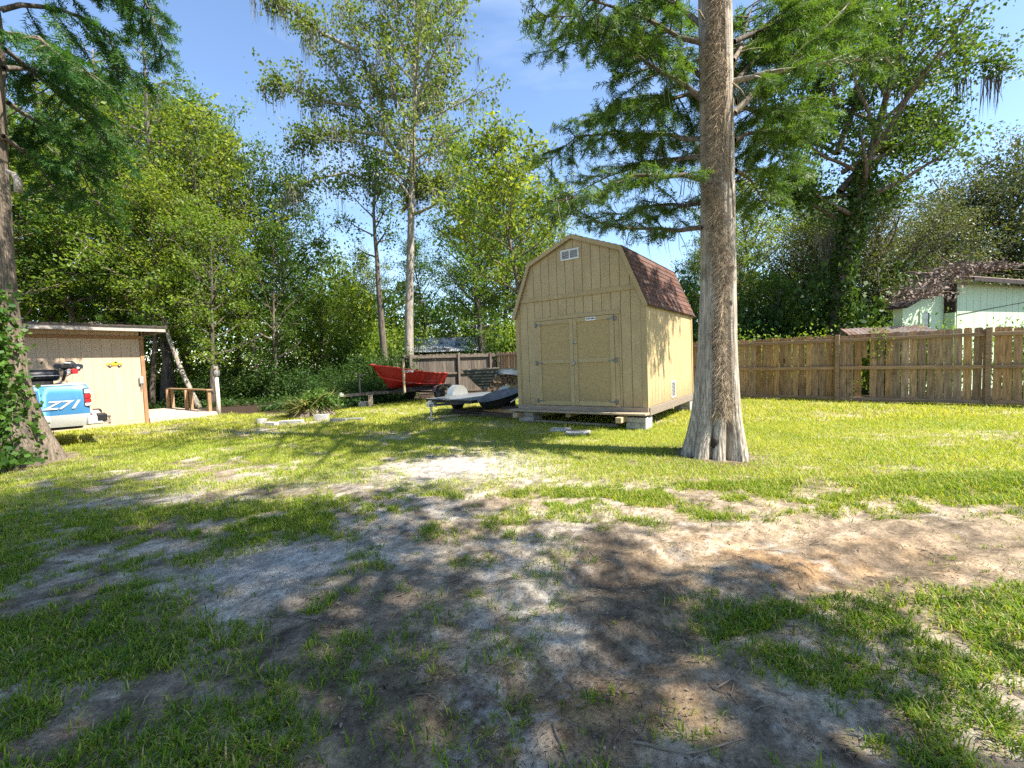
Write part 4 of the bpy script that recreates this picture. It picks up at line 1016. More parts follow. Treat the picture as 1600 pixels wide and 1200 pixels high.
for k in range(3):
    r_l = (.085, .10, .07)[k]
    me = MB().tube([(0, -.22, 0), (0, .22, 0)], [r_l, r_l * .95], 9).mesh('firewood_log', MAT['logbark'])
    me.materials.append(MAT['logend'])
    for p_ in me.polygons:
        if abs(p_.normal.y) > .9: p_.material_index = 1
    lgm.append(me)
lg = random.Random(9)
row = 0; z = .10
while row < 6:
    n_ = 13 - row
    for k in range(n_):
        o = mesh_obj('firewood_log', lgm[lg.randrange(3)]); o.location = (-1.05 + row * .10 + k * .185 + lg.uniform(-.01, .01), 16.55 + lg.uniform(-.05, .05) + k * .02, z + lg.uniform(-.006, .006)); o.rotation_euler = (0, lg.uniform(0, 6), .12 + lg.uniform(-.06, .06))
        tag(o, 'split firewood log in the dark stack between the flat trailer and rear fence', 'log', 'logs of the dark firewood stack')
    row += 1; z += .152
tp = MB(); tp.grid([[(-.55 + 2.2 * i / 12, 16.25 + .7 * j / 6 + .02 * i / 12, 1.06 + .07 * math.sin(i * 1.7) * math.sin(j * 1.1) + .04 * math.sin(i * .9) - .16 * (abs(j - 3) / 3) ** 2) for j in range(7)] for i in range(13)])
tpo = tp.build('tarp', MAT['bluetarp'], None, True); sm_ = tpo.modifiers.new('thickness', 'SOLIDIFY'); sm_.thickness = .012
tag(tpo, 'dark blue grey tarp draped over the firewood stack', 'tarp')

# ================================================================ TIN ROOFED CARPORT BEHIND THE FENCE
CPO = empty('tin_carport', (-3.7, 27.0, 0), .18, 'open carport with a patchy grey tin gable roof beyond the rear fence', 'carport')
for x in (-2.2, 2.0):
    for y_ in (-2.0, 2.2): MB().box(x - .06, x + .06, y_ - .06, y_ + .06, 0, 2.15).build('post', MAT['darksteel'], CPO)
def corr(A, B, C, D, n):
    A, B, C, D = map(Vector, (A, B, C, D)); m = MB(); R = []
    for i in range(n * 4 + 1):
        t = i / (n * 4); o_ = Vector((0, 0, .018 * math.sin(i * PI / 2))); R.append([A.lerp(B, t) + o_, D.lerp(C, t) + o_])
    m.grid(R); return m
for k in range(5):
    t0, t1 = k / 5, (k + 1) / 5
    x0, x1 = -2.4 + 4.4 * t0, -2.4 + 4.4 * t1
    corr((x0, -2.5, 2.05), (x1, -2.5, 2.05), (x1, .1, 2.95), (x0, .1, 2.95), 8).build('roof_sheet', MAT['tin'], CPO)
    corr((x0, 2.7, 2.05), (x1, 2.7, 2.05), (x1, .1, 2.95), (x0, .1, 2.95), 8).build('roof_sheet', MAT['tin'], CPO)
MB().prism([(-2.4, 2.02), (2.6, 2.02), (.1, 2.90)], 'x', 1.9, 1.94).build('gable_end', MAT['darkbrown'], CPO)

# ================================================================ NEIGHBOUR'S HOUSE
HY = math.atan2(.37, .93)
HC = Vector((14.05, 13.95, 0))
HS = empty('neighbour_house', HC, HY, 'pale green house with brown roof edge standing beyond the right fence', 'house')
MB().box(.0, 7.5, .0, 1.25, 0, 3.43).build('wall', MAT['greenwall'], HS)
MB().prism([(-2.25, 0), (0, 0), (0, 3.40), (-2.25, 2.63)], 'y', .30, .55).build('side_wall', MAT['greenwall'], HS)
for k in range(18):
    MB().box(.11 + k * .41, .118 + k * .41, -.006, -.001, 0.2, 3.34).build('batten', MAT['greenwall'], HS)
MB().bar((-.0, -.012, 2.42), (7.5, -.012, 3.25), .012, .02).build('cable', MAT['darkbrown'], HS)
MB().cbox(-.075, -.002, .02, .29, 2.5, 3.40, .005).build('corner_board', MAT['darkbrown'], HS)
MB().cbox(-.075, -.002, .02, .29, 0, 2.495, .005).build('down_board', MAT['greenwall'], HS)
rfo = MB().add([(-.15, -.42, 3.43), (7.8, -.42, 3.43), (7.8, 1.3, 3.95), (-.15, 1.3, 3.95), (-.15, -.42, 3.50), (7.8, -.42, 3.50), (7.8, 1.3, 4.03), (-.15, 1.3, 4.03)],
         [(3, 2, 1, 0), (4, 5, 6, 7), (0, 1, 5, 4), (1, 2, 6, 5), (2, 3, 7, 6), (3, 0, 4, 7)]).build('roof', MAT['houseroof'], HS)
MB().cbox(-.17, 7.82, -.46, -.422, 3.38, 3.515, .006).build('fascia', MAT['darkbrown'], rfo)
rc = MB()
rc.add([(-2.52, .05, 2.60), (-.08, .05, 3.46), (-.08, .62, 3.46), (-2.52, .62, 2.60), (-2.52, .05, 2.67), (-.08, .05, 3.53), (-.08, .62, 3.53), (-2.52, .62, 2.67)], [(3, 2, 1, 0), (4, 5, 6, 7), (0, 1, 5, 4), (1, 2, 6, 5), (2, 3, 7, 6), (3, 0, 4, 7)])
rc.build('lower_roof', MAT['darkbrown'], HS)
wf = MB()
for a, b_, c_, d_ in ((-1.42, -1.34, 1.35, 2.50), (-.92, -.84, 1.35, 2.50), (-1.42, -.84, 2.501, 2.58), (-1.42, -.84, 1.26, 1.349)): wf.box(a, b_, .262, .298, c_, d_)
wfo = wf.build('window', MAT['greenwall'], HS)
MB().box(-1.34, -.92, .285, .297, 1.35, 2.50).build('pane', MAT['glass'], wfo)
MB().box(-1.34, -.92, .27, .284, 1.93, 1.97).build('sash', MAT['whitepost'], wfo)

# rusty lean-to between house and fence
RY = math.atan2(-.6768, .7362)
LT = empty('lean_to', at(1384, 520, 12.7).xy.to_3d() - Vector((0, 0, .13)), RY + .25, 'low lean-to with a rusty tin roof just above the right fence', 'lean-to')
for k in range(3):
    corr((-.95 + k * .64, -.6, 1.98), (-.95 + (k + 1) * .64, -.6, 1.98), (-.95 + (k + 1) * .64, .75, 2.22), (-.95 + k * .64, .75, 2.22), 6).build('roof_sheet', MAT['rust'], LT)
MB().box(-.97, .99, -.64, -.605, 1.9, 1.99).build('fascia', MAT['rust'], LT)
for x in (-.9, .9):
    for y_, h_ in ((-.5, 1.95), (.65, 2.16)): MB().box(x - .05, x + .05, y_ - .05, y_ + .05, 0, h_).build('post', MAT['greywood'], LT)

# ================================================================ VEGETATION
def unit(a): return a / np.maximum(np.linalg.norm(a, axis=-1, keepdims=True), 1e-6)
def leaf_mesh(name, P, size, mat, rng, up=.6, asp=.55, tone=None, lam=.25):
    """one four-cornered, slightly folded leaf for every point"""
    P = np.asarray(P, np.float32); n = len(P)
    nr = unit(unit(rng.randn(n, 3)) + np.array([0, 0, up]))
    t = unit(np.cross(nr, unit(rng.randn(n, 3)))); t[:, 2] -= lam; t = unit(t)
    b = unit(np.cross(nr, t))
    s = (size * np.clip(1 + .3 * rng.randn(n), .5, 1.7))[:, None]
    V = np.empty((n, 4, 3), np.float32)
    V[:, 0] = P - t * s * .5; V[:, 2] = P + t * s * .5
    V[:, 1] = P + b * s * asp * .5 + nr * s * .12 - t * s * .06; V[:, 3] = P - b * s * asp * .5 + nr * s * .12 - t * s * .06
    F = np.arange(n * 4, dtype=np.int32).reshape(n, 4)
    tn = np.clip((.5 if tone is None else tone) + .22 * rng.randn(n), 0, 1)
    return fast_mesh(name, V.reshape(-1, 3), F, mat, {'tone': ('FLOAT', np.repeat(tn, 4))})
def spray_mesh(name, P, D, mat, rng, L=.28, w=.10, k=7, tone=None):
    """feathery twigs: thin leaflets in two ranks along a short stalk"""
    P = np.asarray(P, np.float32); D = unit(np.asarray(D, np.float32)); n = len(P)
    sd = unit(np.cross(D, unit(rng.randn(n, 3) * .7 + np.array([0, 0, 1]))))
    Ls = L * rng.uniform(.6, 1.3, n)[:, None]
    tris = []; tn0 = np.clip((.5 if tone is None else tone) + .22 * rng.randn(n), 0, 1)
    for i in range(k):
        f = (i + .6) / k
        for sg in (1, -1):
            base = P + D * Ls * f
            wl = w * (1 - .55 * abs(f - .4)) * rng.uniform(.7, 1.3, n)[:, None]
            jit = rng.randn(n, 3) * .02
            tip = base + (sd * sg + D * .75) * wl + jit - np.array([0, 0, .012])
            hw = D * (Ls / k * .33)
            tris.append(np.stack([base - hw, base + hw, tip], 1))
    T = np.concatenate(tris, 0)
    return fast_mesh(name, T.reshape(-1, 3), np.arange(len(T) * 3, dtype=np.int32).reshape(-1, 3), mat, {'tone': ('FLOAT', np.repeat(np.tile(tn0, 2 * k), 3))})

def wander(p, d, L, n, rng, wob=.12, lift=0.0):
    pts = [Vector(p)]; d = Vector(d).normalized()
    for i in range(n):
        d = (d + Vector((rng.uniform(-wob, wob), rng.uniform(-wob, wob), rng.uniform(-wob, wob) + lift))).normalized()
        pts.append(pts[-1] + d * (L / n))
    return pts
def along(pts, t):
    f = t * (len(pts) - 1); i = min(int(f), len(pts) - 2); u = f - i
    return pts[i].lerp(pts[i + 1], u), (pts[i + 1] - pts[i]).normalized()

def hardwood(seed, H, r0, cb, cw, nl, per, leaf, spread=.26, n2f=2.6, lean=(0, 0), el=(15, 65), fill=4, trunk_wob=.05, fork=0.0):
    """trunk and limbs as tubes; leaf positions round the twigs"""
    rng = random.Random(seed); nr = np.random.RandomState(seed)
    wood = MB()
    tp = [Vector((0, 0, -.15))]; d = Vector((lean[0], lean[1], 1)).normalized(); n = 10
    for i in range(n):
        d = (d + Vector((rng.uniform(-trunk_wob, trunk_wob), rng.uniform(-trunk_wob, trunk_wob), .02))).normalized(); tp.append(tp[-1] + d * (H * .93 / n))
    tr = [r0 * (1.35 if i == 0 else 1 - .85 * (i / n) ** 1.1) for i in range(n + 1)]
    wood.tube(tp, tr, 9)
    pts = []; tones = []
    az = rng.uniform(0, 6.28)
    for i in range(nl):
        f = cb + (1 - cb) * ((i + rng.random()) / nl) ** .9
        p, td = along(tp, min(f, .985)); az += 2.399 + rng.uniform(-.5, .5)
        g = (f - cb) / (1 - cb)
        Ll = cw * (.55 + .75 * math.sin(PI * min(1, .18 + .8 * g))) * rng.uniform(.6, 1.1) * (1 if g < .8 else .75)
        e = rad(el[0] + (el[1] - el[0]) * g + rng.uniform(-12, 12))
        dr = Vector((math.cos(az) * math.cos(e), math.sin(az) * math.cos(e), math.sin(e)))
        lp = wander(p, dr, Ll, 6, rng, .16, .03)
        rl = max(.012, tr[min(int(f * n), n)] * .55)
        wood.tube(lp, [rl * (1 - .85 * k / 6) for k in range(7)], 5, False)
        for k in range(max(3, int(Ll * n2f))):
            t = .22 + .78 * (k + rng.random()) / max(3, int(Ll * n2f))
            q, ld = along(lp, min(t, .99))
            sdv = Vector((rng.gauss(0, 1), rng.gauss(0, 1), rng.gauss(.15, .7))).normalized()
            sd = (ld * .55 + sdv).normalized()
            L2 = (.35 + .34 * Ll * (1 - .5 * t)) * rng.uniform(.6, 1.2)
            sp = wander(q, sd, L2, 3, rng, .22, .02)
            wood.tube(sp, [.018, .013, .009, .004], 3, False)
            ct = rng.gauss(0.5, .16)
            for j in range(fill):
                c, _ = along(sp, min(.99, .25 + .75 * (j + rng.random()) / fill))
                pts.append((c.x, c.y, c.z)); tones.append(ct + rng.gauss(0, .08))
    C = np.repeat(np.array(pts), per, 0); T = np.repeat(np.array(tones), per)
    off = nr.randn(len(C), 3) * np.array([spread, spread, spread * .62])
    return wood, C + off, T, tp

def cypress(seed, H, r0, cb, cw, nl, dens=11, lean=(0, 0), droop=-.10):
    rng = random.Random(seed)
    wood = MB(); n = 8
    tp = [Vector((lean[0] * H * i / n + rng.uniform(-.05, .05), lean[1] * H * i / n + rng.uniform(-.05, .05), H * i / n - .15)) for i in range(n + 1)]
    tr = [r0 * (1.8 if i == 0 else 1 - .9 * i / n) for i in range(n + 1)]
    wood.tube(tp, tr, 10)
    P = []; D = []; T = []; az = 0
    for i in range(nl):
        f = cb + (1 - cb) * (i + rng.random()) / nl
        p, _ = along(tp, min(f, .99)); az += 2.399 + rng.uniform(-.4, .4); g = (f - cb) / (1 - cb)
        L = cw * (1.05 - .85 * g) * rng.uniform(.65, 1.15) + .3
        e = rad(rng.uniform(2, 28) + 20 * g)
        dr = Vector((math.cos(az) * math.cos(e), math.sin(az) * math.cos(e), math.sin(e)))
        lp = wander(p, dr, L, 6, rng, .10, droop * .35)
        wood.tube(lp, [max(.01, r0 * .3 * (1 - g * .6)) * (1 - .85 * k / 6) for k in range(7)], 5, False)
        feather(lp, L, rng, wood, P, D, T, dens)
    return wood, np.array(P), np.array(D), np.array(T), tp
def feather(lp, L, rng, wood, P, D, T, dens, start=.18, side=.42, drp=.25, step=.22, smin=.35):
    m = max(4, int(L / step))
    for k in range(m):
        t = start + (1 - start) * (k + rng.random()) / m
        q, ld = along(lp, min(t, .99))
        sdv = ld.cross(Vector((0, 0, 1))); sdv = sdv.normalized() * (1 if k % 2 else -1)
        sd = (sdv + ld * .65 + Vector((rng.gauss(0, .25), rng.gauss(0, .25), rng.gauss(-.05, .28)))).normalized()
        L2 = (smin + side * L * .5 * (1 - t * .75)) * rng.uniform(.6, 1.25)
        sp = wander(q, sd, L2, 4, rng, .15, -drp * .25)
        wood.tube(sp, [.014, .011, .008, .006, .003], 3, False)
        ct = rng.gauss(.5, .15)
        for j in range(max(3, int(L2 * dens))):
            c, cd = along(sp, min(.99, .1 + .9 * rng.random()))
            dd = cd * .8 + Vector((rng.gauss(0, .55), rng.gauss(0, .55), rng.gauss(-.25, .35)))
            P.append(tuple(c)); D.append(tuple(dd)); T.append(ct + rng.gauss(0, .1))

def tree_thing(name, wood, crown_me, bark, label, loc, rz=0, sc=(1, 1, 1), group=None, cat='tree'):
    root = empty(name, loc, rz, label, cat, group); root.scale = sc
    wood.build('trunk', bark, root, True)
    mesh_obj('crown', crown_me, root)
    return root

def moss_mesh(name, pts, rng, Lr=(.3, 1.3), mat=None, w=.05):
    """hanging tufts of thin strands"""
    V = []; n = 0
    for p in pts:
        for k in range(rng.randrange(5, 10)):
            L = rng.uniform(*Lr); a = rng.uniform(0, PI); ww = w * rng.uniform(.4, 1.1); c, s = math.cos(a) * ww / 2, math.sin(a) * ww / 2
            x, y, z = p[0] + rng.gauss(0, .10), p[1] + rng.gauss(0, .10), p[2] + rng.gauss(0, .05)
            j = lambda q: rng.gauss(0, q)
            x2, y2, z2 = x + j(.05), y + j(.05), z - L * .5; x3, y3, z3 = x2 + j(.05), y2 + j(.05), z - L
            V += [(x - c, y - s, z), (x + c, y + s, z), (x2 + c * .7, y2 + s * .7, z2), (x - c, y - s, z), (x2 + c * .7, y2 + s * .7, z2), (x2 - c * .7, y2 - s * .7, z2), (x2 - c * .7, y2 - s * .7, z2), (x2 + c * .7, y2 + s * .7, z2), (x3, y3, z3)]
    V = np.array(V); return fast_mesh(name, V, np.arange(len(V)).reshape(-1, 3), mat or MAT['moss'])

# ---------------------------------------------------------------- big trunk at the right
def fluted_trunk(axis, radii, seed, nf=7, nseg=72, sub=70, flare_h=1.5):
    """axis points and radii resampled; folds near the root that fade upward"""
    R = []; rng = np.random.RandomState(seed)
    zs = np.array([a[2] for a in axis]); ax = np.array([a[0] for a in axis]); ay = np.array([a[1] for a in axis])
    Z = np.concatenate([np.linspace(zs[0], zs[0] + 3.2, sub), np.linspace(zs[0] + 3.35, zs[-1], sub)])
    th = np.linspace(0, 2 * PI, nseg, endpoint=False); ph = rng.uniform(0, 6.28, 6); am = rng.uniform(.5, 1, 6)
    V = np.empty((len(Z), nseg, 3))
    for i, z in enumerate(Z):
        r = np.interp(z, zs, radii); h = z - zs[0]
        fl = math.exp(-h / flare_h)
        tw = .12 * h
        fold = (np.abs(np.sin((nf * th + tw + ph[0]) / 2)) ** .5 - .68) * .62 + .12 * np.sin(3 * th + ph[1] + tw) + .08 * np.sin(5 * th + ph[2])
        rr_ = r * (1 + fold * (.10 + .90 * fl))
        rr_ = rr_ * (1 + .035 * (fbm(th * 9, np.full_like(th, z * .9), seed) - .5) * 2 + .045 * (fbm(th * 26, np.full_like(th, z * .8), seed + 5, 3, .7) - .5) * 2)
        V[i, :, 0] = np.interp(z, zs, ax) + rr_ * np.cos(th); V[i, :, 1] = np.interp(z, zs, ay) + rr_ * np.sin(th); V[i, :, 2] = z
    n = nseg; m = len(Z); idx = np.arange((m - 1) * n); a = idx // n; b = idx % n
    F = np.stack([a * n + b, a * n + (b + 1) % n, (a + 1) * n + (b + 1) % n, (a + 1) * n + b], 1)
    return V.reshape(-1, 3), F

CB = Vector((2.85, 6.28, 0))
ax_px = [(1117, 712), (1118, 640), (1120, 560), (1122, 440), (1121, 300), (1119, 150), (1117, 0)]
axis = [(CB.x, CB.y, -.12)] + [tuple(at(px, py, CB.y)) for px, py in ax_px[1:]]
last = Vector(axis[-1]); axis += [tuple(last + Vector((.1, .05, 4.5))), tuple(last + Vector((.15, .05, 10)))]
radii = [.395, .295, .252, .222, .212, .208, .205, .17, .05]
CR = empty('cypress_tree', CB, 0, 'large pale fluted cypress trunk standing on the lawn right of the tan shed', 'tree')
V, F = fluted_trunk([(a[0] - CB.x, a[1] - CB.y, a[2]) for a in axis], radii, 4, nf=9, nseg=230, flare_h=.95)
mesh_obj('trunk', fast_mesh('trunk', V, F, MAT['cypressbark'], smooth=True), CR)
def lc(px, py, Y): return at(px, py, Y) - CB
hr = random.Random(21)
P, D, T = [], [], []
limbs = [  # pixel paths with distance
    [(1095, 358, 6.25), (1030, 361, 6.7), (960, 352, 7.2), (880, 332, 7.7)],
    [(1095, 283, 6.2), (1040, 274, 6.0), (990, 277, 5.9), (935, 300, 5.8), (860, 315, 5.7)],
    [(1094, 215, 6.3), (1045, 213, 6.9), (985, 206, 7.6), (900, 216, 8.4), (850, 262, 9.0)],
    [(1096, 165, 6.2), (1060, 128, 6.2), (1010, 103, 6.2), (975, 70, 6.3), (900, 30, 6.4), (830, 22, 6.4)],
    [(1094, 115, 6.3), (1060, 92, 6.6), (1010, 60, 7.1), (945, 48, 7.8), (860, 80, 8.6)],
    [(1093, 70, 6.2), (1030, 40, 6.0), (960, 12, 5.8), (870, -25, 5.6)],
    [(1095, 320, 6.5), (1050, 318, 7.6), (990, 330, 8.8), (920, 345, 9.8)],
    [(1149, 174, 6.3), (1185, 138, 6.4), (1235, 95, 6.5), (1290, 40, 6.6), (1350, -20, 6.7)],
    [(1149, 130, 6.4), (1180, 95, 7.0), (1230, 40, 7.8), (1270, -20, 8.4)],
    [(1148, 95, 6.3), (1160, 60, 6.9), (1180, 0, 7.6)],
    [(1150, 215, 6.5), (1180, 210, 7.4), (1210, 235, 8.3), (1230, 270, 9.0)],
    [(1146, 130, 6.2), (1200, 112, 5.9), (1300, 98, 5.6), (1390, 90, 5.3)],
    [(1150, 265, 6.6), (1175, 280, 7.8), (1200, 320, 8.8)],
    [(1096, 245, 6.4), (1050, 245, 7.4), (990, 262, 8.6), (920, 290, 9.8), (860, 330, 10.6)],
    [(1096, 150, 6.5), (1050, 150, 7.6), (985, 160, 8.8), (915, 190, 9.8)],
    [(1096, 40, 6.4), (1040, -10, 7.0), (960, -40, 7.8), (860, -20, 8.6)],
    [(1149, 60, 6.4), (1210, 30, 7.0), (1290, 20, 7.8), (1350, 50, 8.6)],
    [(1150, 160, 6.5), (1185, 175, 7.6), (1225, 180, 8.8), (1260, 200, 9.8)],
]
for k, pth in enumerate(limbs):
    pts = [lc(*p) for p in pth]
    fine = []
    for i in range(len(pts) - 1):
        for u in (0, .5): fine.append(pts[i].lerp(pts[i + 1], u) + Vector((0, hr.uniform(-.05, .05), hr.uniform(-.04, .04))))
    fine.append(pts[-1])
    L = sum((fine[i + 1] - fine[i]).length for i in range(len(fine) - 1)); w = MB(); m = len(fine) - 1
    w.tube(fine, [(.036 if k != 7 else .045) * (1 - .85 * i / m) for i in range(m + 1)], 7, False)
    low = k in (0, 1, 6, 13)
    feather(fine, L, hr, w, P, D, T, 40, start=.12, side=.30 if low else .42, drp=.10 if low else .4, step=.12 if low else .105, smin=.2 if low else .28)
    w.build('limb', MAT['palebark' if k in (7, 11) else 'bark'], CR, True)
topw = MB()
for k in range(30):   # the part of the crown above the picture, which shades the yard
    z = 8.0 + 8.5 * (k / 30) + hr.uniform(-.2, .2); a = k * 2.399 + hr.uniform(-.3, .3); L = 4.6 * (1.1 - .75 * k / 30) * hr.uniform(.7, 1.1)
    px_ = np.interp(z, [q[2] for q in axis], [q[0] - CB.x for q in axis])
    lp = wander((px_, 0, z), (math.cos(a), math.sin(a), hr.uniform(.1, .5)), L, 6, hr, .1, -.02)
    topw.tube(lp, [.06 * (1 - .85 * i / 6) for i in range(7)], 5, False)
    feather(lp, L, hr, topw, P, D, T, 12, step=.3)
topw.build('upper_limbs', MAT['bark'], CR, True)
mesh_obj('crown', spray_mesh('crown', P, D, MAT['cypleaf'], np.random.RandomState(5), L=.17, w=.06, k=6, tone=np.array(T)), CR)
# dead creeper fibres matted on the trunk
fr = random.Random(8); V = []
for k in range(14000):
    z = fr.uniform(1.0, 8.4) if fr.random() < .9 else fr.uniform(.6, 1.2)
    cx = np.interp(z, [q[2] for q in axis], [q[0] - CB.x for q in axis]); r = np.interp(z, [q[2] for q in axis], radii)
    c0 = -PI / 2 - .42 + .30 * math.sin(z * 1.1) + .12 * math.sin(z * 2.9)
    wd = .36 + .16 * math.sin(z * 1.7 + 1) + .12 * math.sin(z * 5.1) + .22 * max(0, min(1, (z - 4) / 2)) - .18 * max(0, min(1, (2.4 - z) / 1))
    a = c0 + fr.gauss(0, wd * .6); ro = r * (1.0 + abs(fr.gauss(0, .10)))
    p = Vector((cx + ro * math.cos(a), ro * math.sin(a), z)); tang = Vector((-math.sin(a), math.cos(a), 0)); out_ = Vector((math.cos(a), math.sin(a), 0))
    d = (Vector((0, 0, -1 if fr.random() < .75 else 1)) + tang * fr.gauss(0, 1.1) + out_ * fr.gauss(.10, .35)).normalized(); L = fr.uniform(.05, .22); w = fr.uniform(.002, .0055)
    s_ = d.cross(out_).normalized() * w
    V += [p - s_, p + s_, p + d * L + out_ * fr.uniform(0, .04)]
V = np.array([tuple(v) for v in V]); mesh_obj('dead_creeper', fast_mesh('dead_creeper', V, np.arange(len(V)).reshape(-1, 3), MAT['fibre']), CR, 'stuff')
st = MB()
for k in range(10):
    a = -PI / 2 + fr.uniform(-.9, .5); z = fr.uniform(4, 8); p = [];
    for i in range(6):
        zz = z - i * .28; aa = a + .12 * math.sin(i * 1.3 + k); r = np.interp(zz, [q[2] for q in axis], radii) * 1.06; cx = np.interp(zz, [q[2] for q in axis], [q[0] - CB.x for q in axis]); p.append((cx + r * math.cos(aa), r * math.sin(aa), zz))
    st.tube(p, .012, 5)
for px, py, qx, qy in ((1145, 130, 1172, 165), (1100, 30, 1085, 15), (1147, 105, 1160, 85)):
    st.tube([lc(px, py, 6.05), (lc(px, py, 6.0) + lc(qx, qy, 5.9)) / 2 + Vector((0, 0, .05)), lc(qx, qy, 5.9)], [.012, .009, .004], 5)
st.build('vine_stem', MAT['fibre'], CR, True)
for px, py, s in ((1112, 548, .05), (1136, 474, .028), (1126, 640, .03), (1138, 650, .03), (1114, 690, .035)):
    hol = MB(); p = lc(px, py, 6.05); r = np.interp(p.z, [q[2] for q in axis], radii)
    hol.lathe([(s * 1.5, 0), (s, .02), (s * .4, .03)], 9)
    dirv = Vector((p.x, p.y, 0)).normalized(); sx = Vector((-dirv.y, dirv.x, 0)); cx = np.interp(p.z, [q[2] for q in axis], [q[0] - CB.x for q in axis])
    hol.v = [tuple(dirv * (r * .985 + z * .6) + sx * x + Vector((cx, 0, p.z + y * 1.7))) for x, y, z in hol.v]
    hol.build('knot', MAT['darkbrown'], CR, True)
pm = []
for k in (0, 1, 3, 5, 11, 8, 2):
    pth = limbs[k]
    for _ in range(5):
        i = hr.randrange(len(pth) - 1); u = hr.random(); pm.append(tuple(lc(*pth[i]).lerp(lc(*pth[i + 1]), u)))
mesh_obj('hanging_moss', moss_mesh('hanging_moss', pm, hr, (.15, .55), w=.016), CR, 'stuff')

# ---------------------------------------------------------------- ivy trunk at the left edge
CL = Vector((-8.5, 7.25, 0))
CT = empty('cypress_tree', CL, 0, 'cypress trunk wrapped in green ivy at the left edge beside the blue truck', 'tree')
rl = [.78, .66, .54, .47, .42, .40, .385, .37]
axl = []
for (px, py), r in zip([(80, 735), (72, 700), (55, 650), (43, 600), (31, 500), (22, 400), (12, 230), (6, 40)], rl):
    p = at(px, py, CL.y - .1) - CL; axl.append((p.x - r * 1.42 - .13 * min(1, p.z / 2), 0, p.z))
axl[0] = (axl[0][0], 0, -.12); axl.append((axl[-1][0] + .05, 0, 16)); rl.append(.06)
V, F = fluted_trunk(axl, rl, 15, nf=8, flare_h=.9)
mesh_obj('trunk', fast_mesh('trunk', V, F, MAT['darkcypressbark'], smooth=True), CT)
P, D, T = [], [], []
ll = lambda px, py, Y: at(px, py, Y) - CL
limbsL = [
    [(6, 20, 7.3), (60, 5, 7.5), (130, 28, 7.8), (172, 60, 8.0), (186, 95, 8.1), (178, 128, 8.1)],
    [(8, 55, 7.2), (60, 60, 7.0), (105, 95, 6.9), (150, 120, 6.8)],
    [(8, 105, 7.3), (55, 110, 8.0), (105, 118, 8.6), (150, 122, 9.0)],
    [(10, 160, 7.3), (60, 190, 7.9), (120, 250, 8.7), (160, 330, 9.4)],
    [(4, -40, 7.3), (80, -60, 7.6), (170, -20, 8.0), (240, 40, 8.4)],
    [(4, -80, 7.3), (110, -90, 7.6), (210, -40, 7.9), (262, 90, 8.3)],
    [(8, 75, 7.3), (70, 130, 8.2), (140, 190, 9.2), (190, 250, 10)],
    [(8, 215, 7.3), (50, 250, 8.0), (95, 310, 8.7)],
]
for pth in limbsL:
    pts = [ll(*p) for p in pth]; fine = []
    for i in range(len(pts) - 1):
        for u in (0, .5): fine.append(pts[i].lerp(pts[i + 1], u) + Vector((0, hr.uniform(-.05, .05), hr.uniform(-.04, .04))))
    fine.append(pts[-1]); L = sum((fine[i + 1] - fine[i]).length for i in range(len(fine) - 1)); w = MB(); m = len(fine) - 1
    w.tube(fine, [.04 * (1 - .85 * i / m) for i in range(m + 1)], 7, False)
    feather(fine, L, hr, w, P, D, T, 38, start=.12, side=.42, drp=.5, step=.095, smin=.3)
    w.build('limb', MAT['bark'], CT, True)
topw = MB()
for k in range(20):
    z = 8.0 + 8 * (k / 20); a = k * 2.399; L = 3.6 * (1.1 - .75 * k / 20) * hr.uniform(.7, 1.1)
    lp = wander((-.05, 0, z), (math.cos(a), math.sin(a), hr.uniform(.1, .5)), L, 6, hr, .1, -.02)
    topw.tube(lp, [.06 * (1 - .85 * i / 6) for i in range(7)], 5, False); feather(lp, L, hr, topw, P, D, T, 9, step=.3)
topw.build('upper_limbs', MAT['bark'], CT, True)
mesh_obj('crown', spray_mesh('crown', P, D, MAT['cypleaf'], np.random.RandomState(6), L=.19, w=.065, k=6, tone=np.array(T)), CT)
iv = np.random.RandomState(3); Pv = []
for k in range(5000):
    z = 1.75 + iv.randn() * .72 if iv.rand() < .6 else iv.uniform(0.05, 1.3)
    if z > 2.95 or z < .03: continue
    a = -PI / 2 + .42 + iv.randn() * .62; r = np.interp(z, [q[2] for q in axl], rl)
    ro = r * 1.0 + abs(iv.randn()) * (.05 + .10 * math.exp(-((z - 1.9) / .7) ** 2)); cx = np.interp(z, [q[2] for q in axl], [q[0] for q in axl]); Pv.append((cx + ro * math.cos(a), ro * math.sin(a), z))
for c in range(24):  # sprays that lean out to the right over the truck
    z = iv.uniform(1.35, 2.8); d = np.array([1, -.25 + iv.randn() * .25, .15 * iv.randn()]); L = iv.uniform(.1, .36)
    for j in range(16):
        t = iv.uniform(.1, 1); r = np.interp(z, [q[2] for q in axl], rl); cx = np.interp(z, [q[2] for q in axl], [q[0] for q in axl]); Pv.append(tuple(np.array([cx + r * .8, -r * .45, z]) + d * L * t + np.array([0, 0, -.25 * t * t * L]) + iv.randn(3) * .03))
for k in range(260):
    Pv.append((.62 + abs(iv.randn()) * .22, -.62 + iv.randn() * .2, .08 + abs(iv.randn()) * .10))
mesh_obj('ivy', leaf_mesh('ivy', np.array(Pv), .082, MAT['ivy'], iv, up=.25, asp=.8), CT, 'stuff')
vs = MB()
for k in range(14):
    a0 = -PI / 2 + .5 + hr.gauss(0, .5); p = []
    for i in range(9):
        z = .05 + i * .42; a = a0 + .16 * math.sin(i * .9 + k); r = np.interp(z, [q[2] for q in axl], rl) * 1.03; p.append((np.interp(z, [q[2] for q in axl], [q[0] for q in axl]) + r * math.cos(a), r * math.sin(a), z))
    vs.tube(p, hr.uniform(.008, .018), 5)
vs.build('ivy_stem', MAT['bark'], CT, True)
